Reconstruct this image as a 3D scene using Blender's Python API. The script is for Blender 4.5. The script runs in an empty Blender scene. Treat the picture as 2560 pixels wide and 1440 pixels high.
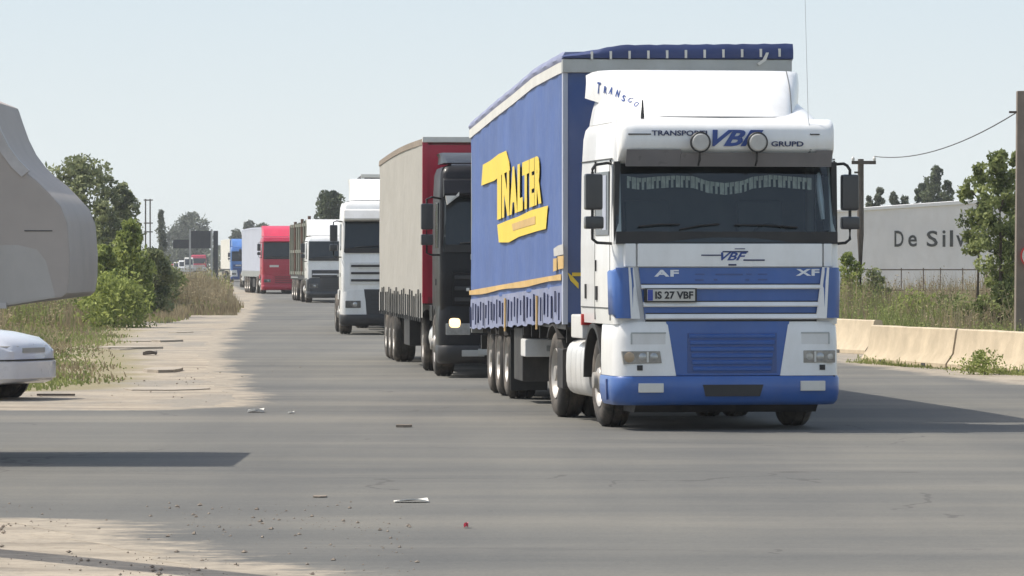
import bpy, bmesh, math, random
from mathutils import Vector, Matrix, noise
R = math.radians
random.seed(7)
scene = bpy.context.scene
C = scene.collection

# ------------------------------------------------------------------ camera, sky, sun, exposure
F = 11500.0            # focal length in pixels of the 2560 wide photograph
EYE = 1.77
HOR = 657.0            # horizon row in the photograph
cam = bpy.data.cameras.new("camera")
cam.sensor_width = 36.0
cam.lens = 36.0 * F / 2560.0
cam.shift_y = -(720.0 - HOR) / 2560.0
cam.clip_start = 0.5
cam.clip_end = 9000.0
cam_ob = bpy.data.objects.new("camera", cam)
cam_ob.location = (0, 0, EYE)
cam_ob.rotation_euler = (R(90), 0, 0)
C.objects.link(cam_ob)
scene.camera = cam_ob

SUN_EL, SUN_BACK = R(55), R(14)
S = Vector((-math.cos(SUN_EL) * math.cos(SUN_BACK), math.cos(SUN_EL) * math.sin(SUN_BACK), math.sin(SUN_EL)))
world = bpy.data.worlds.new("World")
scene.world = world
world.use_nodes = True
nt = world.node_tree
sky = nt.nodes.new("ShaderNodeTexSky")
sky.sky_type = 'NISHITA'
sky.sun_disc = False
sky.sun_elevation = SUN_EL
sky.sun_rotation = R(-90) + SUN_BACK
sky.altitude = 0
sky.air_density = 1.0
sky.dust_density = 3.0
sky.ozone_density = 1.0
bg = nt.nodes["Background"]
bg.inputs[1].default_value = 0.125
nt.links.new(sky.outputs[0], bg.inputs[0])
# summer haze: a pale veil that thickens towards the horizon all the way round
veil = nt.nodes.new("ShaderNodeBackground")
veil.inputs[0].default_value = (0.51, 0.565, 0.585, 1)
tc = nt.nodes.new("ShaderNodeTexCoord"); sx = nt.nodes.new("ShaderNodeSeparateXYZ"); vr = nt.nodes.new("ShaderNodeValToRGB")
nt.links.new(tc.outputs["Generated"], sx.inputs[0]); nt.links.new(sx.outputs[2], vr.inputs[0])
e = vr.color_ramp.elements
e[0].position, e[0].color = 0.0, (0.97, 0.97, 0.97, 1)
e[1].position, e[1].color = 1.0, (0.0, 0.0, 0.0, 1)
for p_, c_ in ((0.06, 0.92), (0.30, 0.55), (0.6, 0.2)):
    x_ = e.new(p_); x_.color = (c_, c_, c_, 1)
mxs = nt.nodes.new("ShaderNodeMixShader")
nt.links.new(vr.outputs[0], mxs.inputs[0]); nt.links.new(bg.outputs[0], mxs.inputs[1]); nt.links.new(veil.outputs[0], mxs.inputs[2])
vc = nt.nodes.new("ShaderNodeValToRGB"); e = vc.color_ramp.elements
e[0].position, e[0].color = 0.0, (0.60, 0.635, 0.635, 1)
e[1].position, e[1].color = 0.075, (0.475, 0.56, 0.625, 1)
x_ = e.new(0.025); x_.color = (0.575, 0.625, 0.64, 1)
nt.links.new(sx.outputs[2], vc.inputs[0]); nt.links.new(vc.outputs[0], veil.inputs[0])
nt.links.new(mxs.outputs[0], nt.nodes["World Output"].inputs[0])
sun = bpy.data.lights.new("sun", 'SUN')
sun.energy = 3.1
sun.angle = R(0.5)
sun.color = (1.0, 0.95, 0.86)
sun_ob = bpy.data.objects.new("sun", sun)
sun_ob.rotation_euler = S.to_track_quat('Z', 'Y').to_euler()
C.objects.link(sun_ob)
scene.view_settings.view_transform = 'Standard'
scene.view_settings.look = 'None'
scene.view_settings.gamma = 1.0
scene.view_settings.exposure = 0.52
scene.cycles.max_bounces = 6
scene.cycles.transparent_max_bounces = 12

# ------------------------------------------------------------------ helpers
def at(px, Y, z=0.0):
    return Vector(((px - 1280.0) * Y / F, Y, z))
def zat(py, Y):
    return EYE + (HOR - py) * Y / F
def gY(py):
    return EYE * F / (py - HOR)

class MB:
    def __init__(s):
        s.v = []; s.f = []; s.m = []
    def add(s, vs, fs, mi=0):
        o = len(s.v)
        s.v += [tuple(v) for v in vs]
        for f in fs:
            s.f.append([i + o for i in f]); s.m.append(mi)
    def box(s, x0, x1, y0, y1, z0, z1, mi=0):
        s.add([(x0,y0,z0),(x1,y0,z0),(x1,y1,z0),(x0,y1,z0),(x0,y0,z1),(x1,y0,z1),(x1,y1,z1),(x0,y1,z1)],
              [(0,3,2,1),(4,5,6,7),(0,1,5,4),(1,2,6,5),(2,3,7,6),(3,0,4,7)], mi)
    def prism(s, poly, axis, a, b, mi=0):
        n = len(poly)
        def mk(t):
            out = []
            for (p, q) in poly:
                out.append((t, p, q) if axis == 'x' else ((p, t, q) if axis == 'y' else (p, q, t)))
            return out
        s.add(mk(a) + mk(b), [tuple(range(n)), tuple(range(2*n-1, n-1, -1))] + [(i, (i+1) % n, (i+1) % n + n, i + n) for i in range(n)], mi)
    def loft(s, rings, closed=True, caps=True, mi=0, skip=None):
        n = len(rings[0]); vs = [p for r in rings for p in r]; fs = []
        for i in range(len(rings) - 1):
            for j in range(n if closed else n - 1):
                if skip and skip(i, j): continue
                k = (j + 1) % n
                fs.append((i*n+j, i*n+k, (i+1)*n+k, (i+1)*n+j))
        if caps and closed:
            fs.append(tuple(range(n))[::-1]); fs.append(tuple((len(rings)-1)*n + j for j in range(n)))
        s.add(vs, fs, mi)
    def tube(s, path, r, n=8, mi=0):
        path = [Vector(p) for p in path]; rings = []
        rr = r if isinstance(r, (list, tuple)) else [r] * len(path)
        for i, p in enumerate(path):
            d = (path[min(i+1, len(path)-1)] - path[max(i-1, 0)]).normalized()
            a = d.cross(Vector((0,0,1)))
            if a.length < 1e-3: a = d.cross(Vector((1,0,0)))
            a.normalize(); b = d.cross(a)
            rings.append([p + (a*math.cos(2*math.pi*k/n) + b*math.sin(2*math.pi*k/n)) * rr[i] for k in range(n)])
        s.loft(rings, mi=mi)
    def lathe(s, prof, n=24, mi=0, axis='x', c=(0,0,0)):
        rings = []
        for k in range(n):
            a = 2*math.pi*k/n; ring = []
            for (t, r) in prof:
                if axis == 'x': ring.append((c[0]+t, c[1]+r*math.cos(a), c[2]+r*math.sin(a)))
                elif axis == 'y': ring.append((c[0]+r*math.cos(a), c[1]+t, c[2]+r*math.sin(a)))
                else: ring.append((c[0]+r*math.cos(a), c[1]+r*math.sin(a), c[2]+t))
            rings.append(ring)
        rings.append(rings[0])
        s.loft(rings, closed=False, caps=False, mi=mi)
    def build(s, name, mats, parent=None, bevel=0.0, smooth=35, recalc=True, weld=True):
        me = bpy.data.meshes.new(name)
        me.from_pydata(s.v, [], s.f)
        if not isinstance(mats, (list, tuple)): mats = [mats]
        for m in mats: me.materials.append(m)
        me.polygons.foreach_set("material_index", s.m)
        if recalc or bevel:
            bm = bmesh.new(); bm.from_mesh(me)
            if weld: bmesh.ops.remove_doubles(bm, verts=bm.verts, dist=1e-5)
            bmesh.ops.recalc_face_normals(bm, faces=bm.faces)
            if bevel:
                es = [e for e in bm.edges if len(e.link_faces) == 2 and e.calc_face_angle(0) > R(40)]
                bmesh.ops.bevel(bm, geom=es, offset=bevel, segments=2, affect='EDGES', clamp_overlap=True, profile=0.6)
            bm.to_mesh(me); bm.free()
        if smooth:
            me.polygons.foreach_set("use_smooth", [True] * len(me.polygons))
            me.set_sharp_from_angle(angle=R(smooth))
        o = bpy.data.objects.new(name, me); C.objects.link(o)
        if bevel and smooth:
            w = o.modifiers.new("weighted", 'WEIGHTED_NORMAL'); w.keep_sharp = True
        if parent is not None: o.parent = parent
        return o

def tag(o, label=None, cat=None, group=None, kind=None):
    if label: o['label'] = label
    if cat: o['category'] = cat
    if group: o['group'] = group
    if kind: o['kind'] = kind
    return o
def empty(name, label, cat, loc=(0,0,0), rz=0.0, group=None):
    o = bpy.data.objects.new(name, None); C.objects.link(o)
    o.location = loc; o.rotation_euler = (0, 0, rz); o.empty_display_size = 0.3
    return tag(o, label, cat, group)
def copy_part(o, parent, loc=None):
    c = o.copy(); C.objects.link(c); c.parent = parent
    if loc is not None: c.location = loc
    for ch in list(o.children):
        copy_part(ch, c)
    return c

# ------------------------------------------------------------------ materials
def new_mat(name):
    m = bpy.data.materials.new(name); m.use_nodes = True
    t = m.node_tree
    return m, t, t.nodes["Principled BSDF"], t.nodes, t.links
def texco(N, L, scale=(1,1,1), world=False):
    if world:
        g = N.new("ShaderNodeNewGeometry"); src = g.outputs["Position"]
    else:
        g = N.new("ShaderNodeTexCoord"); src = g.outputs["Object"]
    mp = N.new("ShaderNodeMapping"); mp.inputs["Scale"].default_value = scale
    L.new(src, mp.inputs[0]); return mp.outputs[0]
def noise_n(N, L, vec, scale, detail=4, rough=0.55):
    n = N.new("ShaderNodeTexNoise"); n.inputs["Scale"].default_value = scale
    n.inputs["Detail"].default_value = detail; n.inputs["Roughness"].default_value = rough
    L.new(vec, n.inputs["Vector"]); return n.outputs["Fac"]
def ramp(N, L, fac, stops):
    r = N.new("ShaderNodeValToRGB"); e = r.color_ramp.elements
    e[0].position, e[0].color = stops[0][0], (*stops[0][1], 1)
    e[1].position, e[1].color = stops[-1][0], (*stops[-1][1], 1)
    for p, c in stops[1:-1]:
        x = e.new(p); x.color = (*c, 1)
    L.new(fac, r.inputs[0]); return r.outputs[0]
def mixc(N, L, fac, a, b):
    m = N.new("ShaderNodeMix"); m.data_type = 'RGBA'
    if isinstance(fac, float): m.inputs[0].default_value = fac
    else: L.new(fac, m.inputs[0])
    for i, x in ((6, a), (7, b)):
        if isinstance(x, tuple): m.inputs[i].default_value = (*x, 1)
        else: L.new(x, m.inputs[i])
    return m.outputs[2]
def mathn(N, L, op, a, b=None, clamp=False):
    m = N.new("ShaderNodeMath"); m.operation = op; m.use_clamp = clamp
    for i, x in ((0, a), (1, b)):
        if x is None: continue
        if isinstance(x, (int, float)): m.inputs[i].default_value = x
        else: L.new(x, m.inputs[i])
    return m.outputs[0]
def bump(N, L, P, h, strength, dist):
    b = N.new("ShaderNodeBump"); b.inputs["Strength"].default_value = strength; b.inputs["Distance"].default_value = dist
    L.new(h, b.inputs["Height"]); L.new(b.outputs[0], P.inputs["Normal"])

def paint(name, col, rough=0.35, metal=0.0, var=0.08, scale=1.5, dirt=0.15, coat=0.0, dustcol=(0.30,0.26,0.21), bumpy=0.0):
    m, t, P, N, L = new_mat(name)
    v = texco(N, L)
    n1 = noise_n(N, L, v, scale, 5, 0.6)
    lo = tuple(c * (1 - var) for c in col); hi = tuple(min(1, c * (1 + var)) for c in col)
    c = ramp(N, L, n1, [(0.3, lo), (0.7, hi)])
    if dirt:
        v2 = texco(N, L, (1, 1, 0.35))
        n2 = noise_n(N, L, v2, 3.1, 7, 0.7)
        f = mathn(N, L, 'MULTIPLY', mathn(N, L, 'SUBTRACT', n2, 0.42, True), dirt * 4, True)
        c = mixc(N, L, f, c, dustcol)
    L.new(c, P.inputs["Base Color"])
    rr = noise_n(N, L, v, 7, 4)
    L.new(mathn(N, L, 'ADD', mathn(N, L, 'MULTIPLY', rr, 0.2), rough - 0.1, True), P.inputs["Roughness"])
    P.inputs["Metallic"].default_value = metal
    if coat: P.inputs["Coat Weight"].default_value = coat; P.inputs["Coat Roughness"].default_value = 0.08
    if bumpy: bump(N, L, P, noise_n(N, L, v, 2.2, 3), bumpy, 0.06)
    return m

def glass_clear(name):
    m, t, P, N, L = new_mat(name)
    N.remove(P); out = N["Material Output"]
    tr = N.new("ShaderNodeBsdfTransparent"); tr.inputs[0].default_value = (0.72, 0.79, 0.80, 1)
    gl = N.new("ShaderNodeBsdfGlossy"); gl.inputs["Roughness"].default_value = 0.03; gl.inputs[0].default_value = (0.9, 0.95, 1, 1)
    fr = N.new("ShaderNodeFresnel"); fr.inputs[0].default_value = 1.6
    mx = N.new("ShaderNodeMixShader")
    L.new(fr.outputs[0], mx.inputs[0]); L.new(tr.outputs[0], mx.inputs[1]); L.new(gl.outputs[0], mx.inputs[2])
    L.new(mx.outputs[0], out.inputs[0]); return m

def emit(name, col, st):
    m, t, P, N, L = new_mat(name)
    P.inputs["Base Color"].default_value = (*col, 1)
    P.inputs["Emission Color"].default_value = (*col, 1); P.inputs["Emission Strength"].default_value = st
    return m

def leaf(name, dark, light, trans=0.25):
    m, t, P, N, L = new_mat(name)
    a = N.new("ShaderNodeAttribute"); a.attribute_name = "tint"
    c = ramp(N, L, a.outputs["Fac"], [(0.0, dark), (0.55, tuple((x+y)/2 for x, y in zip(dark, light))), (1.0, light)])
    L.new(c, P.inputs["Base Color"]); P.inputs["Roughness"].default_value = 0.75
    P.inputs["Specular IOR Level"].default_value = 0.2
    tl = N.new("ShaderNodeBsdfTranslucent"); L.new(c, tl.inputs[0])
    mx = N.new("ShaderNodeMixShader"); mx.inputs[0].default_value = trans
    L.new(P.outputs[0], mx.inputs[1]); L.new(tl.outputs[0], mx.inputs[2]); L.new(mx.outputs[0], N["Material Output"].inputs[0])
    return m

M = {}
M['white'] = paint('white_paint', (0.86, 0.855, 0.83), 0.35, 0, 0.05, 1.2, 0.2, 0.4, (0.52,0.48,0.41))
M['white_dirty'] = paint('dusty_white_paint', (0.74, 0.73, 0.70), 0.4, 0, 0.05, 1.5, 0.25, 0.2, (0.45,0.40,0.33))
M['blue'] = paint('blue_paint', (0.040, 0.118, 0.370), 0.35, 0, 0.12, 1.2, 0.12, 0.3, (0.18,0.22,0.33))
M['blue_dark'] = paint('deep_blue_paint', (0.040, 0.085, 0.245), 0.45, 0, 0.08, 1.2, 0.08, 0.2, (0.14,0.15,0.2))
M['curtain_blue'] = paint('faded_blue_tarpaulin', (0.060, 0.115, 0.315), 0.55, 0, 0.12, 0.7, 0.16, 0, (0.16,0.19,0.28), 0.2)
M['curtain_pale'] = paint('pale_lilac_tarpaulin', (0.22, 0.245, 0.37), 0.55, 0, 0.15, 1.2, 0.35, 0, (0.34,0.34,0.38), 0.4)
M['roof_tarp'] = paint('grey_blue_roof_tarpaulin', (0.22, 0.24, 0.36), 0.6, 0, 0.15, 1.0, 0.1, 0, bumpy=0.4)
M['tarp_navy'] = paint('navy_roof_tarpaulin', (0.035, 0.055, 0.16), 0.55, 0, 0.15, 1.0, 0.12, 0, (0.12,0.13,0.18), 0.4)
M['yellow'] = paint('yellow_print', (0.80, 0.58, 0.06), 0.55, 0, 0.06, 1.0, 0.08, 0, (0.5,0.38,0.15))
M['orange'] = paint('faded_orange_print', (0.62, 0.40, 0.14), 0.55, 0, 0.12, 1.0, 0.2)
M['alu'] = paint('grey_aluminium', (0.42, 0.43, 0.42), 0.42, 0.55, 0.1, 2.0, 0.2)
M['alu_pale'] = paint('pale_aluminium', (0.70, 0.68, 0.62), 0.45, 0.1, 0.06, 2.0, 0.12)
M['chrome'] = paint('bright_steel', (0.78, 0.76, 0.72), 0.35, 0.35, 0.05, 2.0, 0.1)
M['black'] = paint('black_plastic', (0.022, 0.021, 0.021), 0.5, 0, 0.2, 2.0, 0.10, 0, (0.10,0.09,0.075))
M['chassis'] = paint('dark_chassis_steel', (0.030, 0.028, 0.027), 0.6, 0.1, 0.25, 2.0, 0.25, 0, (0.13,0.11,0.09))
M['rubber'] = paint('dusty_rubber', (0.036, 0.033, 0.030), 0.85, 0, 0.25, 3.0, 0.7, 0, (0.20,0.165,0.13))
M['rim'] = paint('grey_steel_rim', (0.40, 0.38, 0.35), 0.45, 0.3, 0.15, 4.0, 0.3)
M['glass'] = glass_clear('windscreen_glass')
M['dark_glass'] = paint('dark_window_glass', (0.018, 0.024, 0.028), 0.08, 0, 0.1, 1.0, 0.03)
M['interior'] = paint('dark_cab_lining', (0.075, 0.088, 0.092), 0.8, 0, 0.2, 2.0, 0)
M['dash'] = paint('grey_dashboard', (0.10, 0.105, 0.105), 0.6, 0, 0.2, 2.0, 0.2, 0, (0.12,0.11,0.10))
M['fringe'] = paint('beige_fringe_cloth', (0.80, 0.77, 0.64), 0.8, 0, 0.25, 18.0, 0)
M['smoke'] = paint('smoke_tinted_plastic', (0.18, 0.172, 0.178), 0.3, 0, 0.15, 2.0, 0.1)
M['lamp'] = paint('clear_lamp_lens', (0.45, 0.45, 0.43), 0.18, 0.45, 0.25, 12.0, 0.1)
M['lamp_dark'] = paint('lamp_recess', (0.12, 0.115, 0.105), 0.3, 0.3, 0.4, 12.0, 0.1)
M['lamp_glass'] = paint('brownish_lamp_glass', (0.30, 0.285, 0.255), 0.2, 0.25, 0.3, 14.0, 0.1)
M['orange_lens'] = paint('orange_lens', (0.46, 0.34, 0.22), 0.3, 0, 0.1, 8.0, 0.1)
M['red_lens'] = paint('red_lens', (0.55, 0.02, 0.02), 0.3, 0, 0.1, 8.0, 0.05)
M['cover'] = paint('beige_lamp_cover', (0.52, 0.50, 0.46), 0.6, 0, 0.12, 9.0, 0.1)
M['plate'] = paint('white_number_plate', (0.62, 0.60, 0.54), 0.5, 0, 0.08, 6.0, 0.2)
M['plate_blue'] = paint('plate_blue_band', (0.04, 0.07, 0.36), 0.5, 0, 0.05, 6.0, 0.1)
M['ink'] = paint('black_lettering', (0.02, 0.02, 0.025), 0.5, 0, 0.05, 6.0, 0)
M['ink_blue'] = paint('blue_lettering', (0.035, 0.075, 0.27), 0.45, 0, 0.05, 6.0, 0)
M['ink_navy'] = paint('navy_lettering', (0.02, 0.03, 0.10), 0.45, 0, 0.05, 6.0, 0)
M['ink_white'] = paint('white_lettering', (0.78, 0.80, 0.82), 0.4, 0, 0.05, 6.0, 0)
M['ink_grey'] = paint('weathered_grey_lettering', (0.06, 0.062, 0.06), 0.7, 0, 0.3, 4.0, 0.1)
M['red'] = paint('red_paint', (0.42, 0.014, 0.040), 0.4, 0, 0.1, 1.2, 0.10, 0.3, (0.4,0.12,0.12))  # darkened to put the shade on the red cab's front into the paint
M['pinkred'] = paint('bright_red_paint', (0.66, 0.03, 0.085), 0.4, 0, 0.1, 1.2, 0.10, 0.3, (0.5,0.2,0.2))
M['charcoal'] = paint('charcoal_paint', (0.026, 0.027, 0.031), 0.32, 0, 0.15, 1.2, 0.12, 0.4, (0.10,0.09,0.08))
M['black_paint'] = paint('near_black_paint', (0.009, 0.009, 0.011), 0.42, 0, 0.2, 1.2, 0.06, 0.15, (0.07,0.06,0.05))
M['black_paint'].node_tree.nodes['Principled BSDF'].inputs['Specular IOR Level'].default_value = 0.22
M['grey_curtain'] = paint('grey_beige_tarpaulin', (0.375, 0.355, 0.315), 0.6, 0, 0.06, 0.8, 0.12, 0, (0.30,0.28,0.24), 0.4)
M['pink_print'] = paint('faded_pink_print', (0.56, 0.22, 0.34), 0.6, 0, 0.15, 3.0, 0)
M['pale_blue_tarp'] = paint('pale_blue_grey_tarpaulin', (0.42, 0.45, 0.53), 0.6, 0, 0.06, 0.8, 0.1, 0, bumpy=0.4)
M['sky_blue'] = paint('bright_blue_paint', (0.07, 0.20, 0.52), 0.4, 0, 0.15, 1.2, 0.05, 0.3)
M['olive'] = paint('olive_drab_steel', (0.15, 0.16, 0.125), 0.6, 0, 0.25, 1.2, 0.3)
M['rust'] = paint('rusty_brown_steel', (0.13, 0.065, 0.042), 0.75, 0, 0.35, 3.0, 0.2)
M['tipper'] = paint('grey_brown_tipper_steel', (0.40, 0.35, 0.31), 0.65, 0, 0.12, 0.8, 0.3, 0, (0.43,0.38,0.33))
M['tipper_pale'] = paint('pale_grey_panel_steel', (0.44, 0.41, 0.375), 0.6, 0, 0.1, 0.8, 0.2)
M['tipper_edge'] = paint('light_edge_steel', (0.50, 0.47, 0.45), 0.6, 0, 0.2, 2.0, 0.2)  # lighter steel for the body edge and lower rail
M['car_white'] = paint('white_car_paint', (0.66, 0.67, 0.70), 0.3, 0, 0.03, 1.0, 0.08, 0.6, (0.45,0.4,0.35))
M['concrete'] = paint('pale_yellowish_concrete', (0.50, 0.415, 0.29), 0.85, 0, 0.15, 2.5, 0.25, 0, (0.36,0.29,0.20), 0.3)
M['pole_concrete'] = paint('brown_grey_concrete', (0.20, 0.165, 0.135), 0.85, 0, 0.15, 3.0, 0.2)
M['wood'] = paint('weathered_dark_wood', (0.085, 0.07, 0.058), 0.85, 0, 0.3, 6.0, 0.2)
M['wall'] = paint('off_white_render', (0.75, 0.725, 0.71), 0.85, 0, 0.08, 0.5, 0.22, 0, (0.55,0.51,0.46))
M['coping'] = paint('bright_white_coping', (0.82, 0.80, 0.78), 0.7, 0, 0.05, 1.0, 0.05)
M['slate'] = paint('dark_slate_panel', (0.055, 0.058, 0.068), 0.6, 0, 0.12, 1.0, 0.1)
M['pale_post'] = paint('pale_grey_post', (0.42, 0.42, 0.42), 0.6, 0, 0.1, 2.0, 0.1)
M['bark'] = paint('grey_brown_bark', (0.09, 0.07, 0.05), 0.9, 0, 0.3, 6.0, 0.1)
M['fence_brown'] = paint('brown_fence_steel', (0.15, 0.11, 0.085), 0.8, 0, 0.25, 4.0, 0.2)
M['paper'] = paint('dirty_white_paper', (0.70, 0.67, 0.60), 0.8, 0, 0.1, 9.0, 0.1)
M['headlight_on'] = emit('lit_headlight', (1.0, 0.70, 0.34), 1.6)
M['slab'] = paint('dusty_old_pavement', (0.34, 0.295, 0.235), 0.9, 0, 0.2, 2.0, 0.4, 0, (0.42,0.36,0.27), 0.4)
M['stone'] = paint('grey_brown_stone', (0.22, 0.18, 0.14), 0.9, 0, 0.3, 6.0, 0.2)
M['leaf_mid'] = leaf('mid_green_leaves', (0.095, 0.118, 0.055), (0.33, 0.355, 0.18), 0.35)
M['leaf_dark'] = leaf('dark_green_leaves', (0.050, 0.070, 0.040), (0.165, 0.195, 0.105))
M['leaf_fresh'] = leaf('fresh_green_leaves', (0.135, 0.175, 0.045), (0.44, 0.49, 0.155), 0.4)
M['leaf_bright'] = leaf('bright_green_leaves', (0.095, 0.125, 0.042), (0.37, 0.41, 0.165), 0.4)  # livelier green than the mid leaves, for young trees and low bushes
M['leaf_far'] = leaf('haze_greyed_leaves', (0.085, 0.100, 0.070), (0.210, 0.230, 0.160))  # greyed: distance haze is put into the leaf colour
M['grass_dry'] = leaf('dry_straw_weeds', (0.21, 0.165, 0.100), (0.54, 0.45, 0.285), 0.4)
M['grass_green'] = leaf('rough_green_grass', (0.150, 0.175, 0.060), (0.41, 0.45, 0.165), 0.4)

# ground materials
def ground_mat():
    m, t, P, N, L = new_mat('dry_grassy_soil')
    v = texco(N, L, world=True)
    n1 = noise_n(N, L, v, 0.12, 6, 0.65); n2 = noise_n(N, L, v, 1.7, 6, 0.7)
    a = ramp(N, L, n2, [(0.3, (0.20, 0.165, 0.095)), (0.7, (0.38, 0.315, 0.20))])
    b = ramp(N, L, n2, [(0.3, (0.12, 0.120, 0.050)), (0.7, (0.26, 0.24, 0.12))])
    f = ramp(N, L, n1, [(0.42, (0, 0, 0)), (0.58, (1, 1, 1))])
    L.new(mixc(N, L, f, a, b), P.inputs["Base Color"]); P.inputs["Roughness"].default_value = 0.95
    bump(N, L, P, n2, 0.5, 0.1); return m
def sand_mat():
    m, t, P, N, L = new_mat('pale_tan_dirt')
    v = texco(N, L, world=True); vs = texco(N, L, (0.5, 1.6, 1), world=True)
    n1 = noise_n(N, L, vs, 0.9, 7, 0.65); n2 = noise_n(N, L, v, 9, 6, 0.75); n3 = noise_n(N, L, vs, 0.28, 4, 0.6)
    a = ramp(N, L, n1, [(0.28, (0.15, 0.132, 0.105)), (0.42, (0.265, 0.227, 0.175)), (0.52, (0.365, 0.312, 0.240)), (0.75, (0.46, 0.395, 0.305))])
    g = ramp(N, L, n2, [(0.28, (0.45, 0.42, 0.38)), (0.48, (1, 1, 1)), (1.0, (1.1, 1.08, 1.05))])
    mm = N.new("ShaderNodeMix"); mm.data_type = 'RGBA'; mm.blend_type = 'MULTIPLY'; mm.inputs[0].default_value = 0.8
    L.new(a, mm.inputs[6]); L.new(g, mm.inputs[7])
    pat = noise_n(N, L, texco(N, L, (0.8, 0.30, 1), world=True), 0.55, 6, 0.68)
    pat = mathn(N, L, 'MULTIPLY', mathn(N, L, 'SUBTRACT', pat, 0.47), 9.0, True)
    grey = mixc(N, L, pat, mm.outputs[2], ramp(N, L, n2, [(0.3, (0.17, 0.155, 0.13)), (0.7, (0.30, 0.275, 0.23))]))
    mm = N.new('ShaderNodeMix'); mm.data_type = 'RGBA'; mm.inputs[0].default_value = 0.62; L.new(mixc(N, L, 0.0, (0.4,0.33,0.24), (0.4,0.33,0.24)), mm.inputs[6]); L.new(grey, mm.inputs[7]); mm.inputs[0].default_value = 0.85
    at_ = N.new("ShaderNodeAttribute"); at_.attribute_name = "edge"
    e = mathn(N, L, 'SUBTRACT', mathn(N, L, 'ADD', at_.outputs["Fac"], mathn(N, L, 'MULTIPLY', n3, 0.9)), 0.75)
    e = mathn(N, L, 'MULTIPLY', e, 3.0, True)
    rut = noise_n(N, L, texco(N, L, (0.16, 1.1, 1), world=True), 0.8, 6, 0.7)
    rut = mathn(N, L, 'MULTIPLY', mathn(N, L, 'SUBTRACT', rut, 0.54, True), 5.0, True)
    mmr = mixc(N, L, mathn(N, L, 'MULTIPLY', rut, 0.6), mm.outputs[2], (0.22, 0.185, 0.145))
    c = mixc(N, L, e, mmr, (0.24, 0.205, 0.115))
    L.new(c, P.inputs["Base Color"]); P.inputs["Roughness"].default_value = 0.95
    bump(N, L, P, mathn(N, L, 'ADD', n1, mathn(N, L, 'MULTIPLY', n2, 0.3)), 0.7, 0.08); return m
def asphalt_mat():
    m, t, P, N, L = new_mat('worn_grey_asphalt')
    v = texco(N, L, world=True)
    vs = texco(N, L, (0.22, 1.0, 1), world=True)      # drawn out across the junction, along the turning tracks
    vl = texco(N, L, (1.0, 0.07, 1), world=True)
    big = noise_n(N, L, vs, 0.30, 6, 0.62); fine = noise_n(N, L, v, 46, 3, 0.8); mid = noise_n(N, L, v, 3.2, 6, 0.7)
    lane = noise_n(N, L, vl, 0.55, 4, 0.55)
    a = ramp(N, L, big, [(0.30, (0.098, 0.098, 0.093)), (0.5, (0.134, 0.131, 0.119)), (0.68, (0.178, 0.168, 0.144))])
    sp2 = noise_n(N, L, v, 15, 5, 0.85)
    fine = mathn(N, L, 'ADD', mathn(N, L, 'MULTIPLY', fine, 0.5), mathn(N, L, 'MULTIPLY', sp2, 0.5))
    b = ramp(N, L, fine, [(0.30, (0.55, 0.55, 0.56)), (0.5, (1, 1, 1)), (0.72, (1.40, 1.37, 1.30))])
    mm = N.new("ShaderNodeMix"); mm.data_type = 'RGBA'; mm.blend_type = 'MULTIPLY'; mm.inputs[0].default_value = 0.7
    L.new(a, mm.inputs[6]); L.new(b, mm.inputs[7])
    ln = ramp(N, L, lane, [(0.32, (0.80, 0.81, 0.83)), (0.62, (1.08, 1.07, 1.04))])
    m2 = N.new("ShaderNodeMix"); m2.data_type = 'RGBA'; m2.blend_type = 'MULTIPLY'; m2.inputs[0].default_value = 0.8
    L.new(mm.outputs[2], m2.inputs[6]); L.new(ln, m2.inputs[7])
    dst = noise_n(N, L, vs, 0.55, 7, 0.7)
    dst = mathn(N, L, 'MULTIPLY', mathn(N, L, 'SUBTRACT', dst, 0.52, True), 2.4, True)
    m2b = mixc(N, L, dst, m2.outputs[2], (0.215, 0.200, 0.170))
    # oil spots and cracks
    vo = N.new("ShaderNodeTexVoronoi"); vo.feature = 'DISTANCE_TO_EDGE'; vo.inputs["Scale"].default_value = 0.33
    wv = N.new("ShaderNodeVectorMath"); wv.operation = 'ADD'
    nn = N.new("ShaderNodeTexNoise"); nn.inputs["Scale"].default_value = 0.8; nn.inputs["Detail"].default_value = 5
    L.new(v, nn.inputs["Vector"]); L.new(v, wv.inputs[0]); L.new(nn.outputs["Color"], wv.inputs[1]); L.new(wv.outputs[0], vo.inputs["Vector"])
    ck = mathn(N, L, 'LESS_THAN', vo.outputs["Distance"], 0.006)
    gate = mathn(N, L, 'GREATER_THAN', noise_n(N, L, v, 0.17, 3), 0.54)
    ck = mathn(N, L, 'MULTIPLY', mathn(N, L, 'MULTIPLY', ck, gate), 0.55)
    ck_edge = N.new('ShaderNodeAttribute'); ck_edge.attribute_name = 'edge'
    ck = mathn(N, L, 'MULTIPLY', ck, mathn(N, L, 'LESS_THAN', ck_edge.outputs['Fac'], 0.02))
    c = mixc(N, L, ck, m2b, (0.07, 0.065, 0.06))
    sp = mathn(N, L, 'MULTIPLY', mathn(N, L, 'GREATER_THAN', noise_n(N, L, v, 2.3, 4, 0.6), 0.70), 0.35)
    c = mixc(N, L, sp, c, (0.09, 0.085, 0.08))
    # dirt carried over the edges
    at_ = N.new("ShaderNodeAttribute"); at_.attribute_name = "edge"
    e = mathn(N, L, 'ADD', at_.outputs["Fac"], mathn(N, L, 'MULTIPLY', mathn(N, L, 'SUBTRACT', mid, 0.5), 0.9))
    e = mathn(N, L, 'ADD', e, mathn(N, L, 'MULTIPLY', mathn(N, L, 'SUBTRACT', big, 0.5), 1.2))
    fr_ = noise_n(N, L, vs, 5.5, 6, 0.75)
    e = mathn(N, L, 'ADD', e, mathn(N, L, 'MULTIPLY', mathn(N, L, 'SUBTRACT', fr_, 0.5), 1.1))
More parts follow.
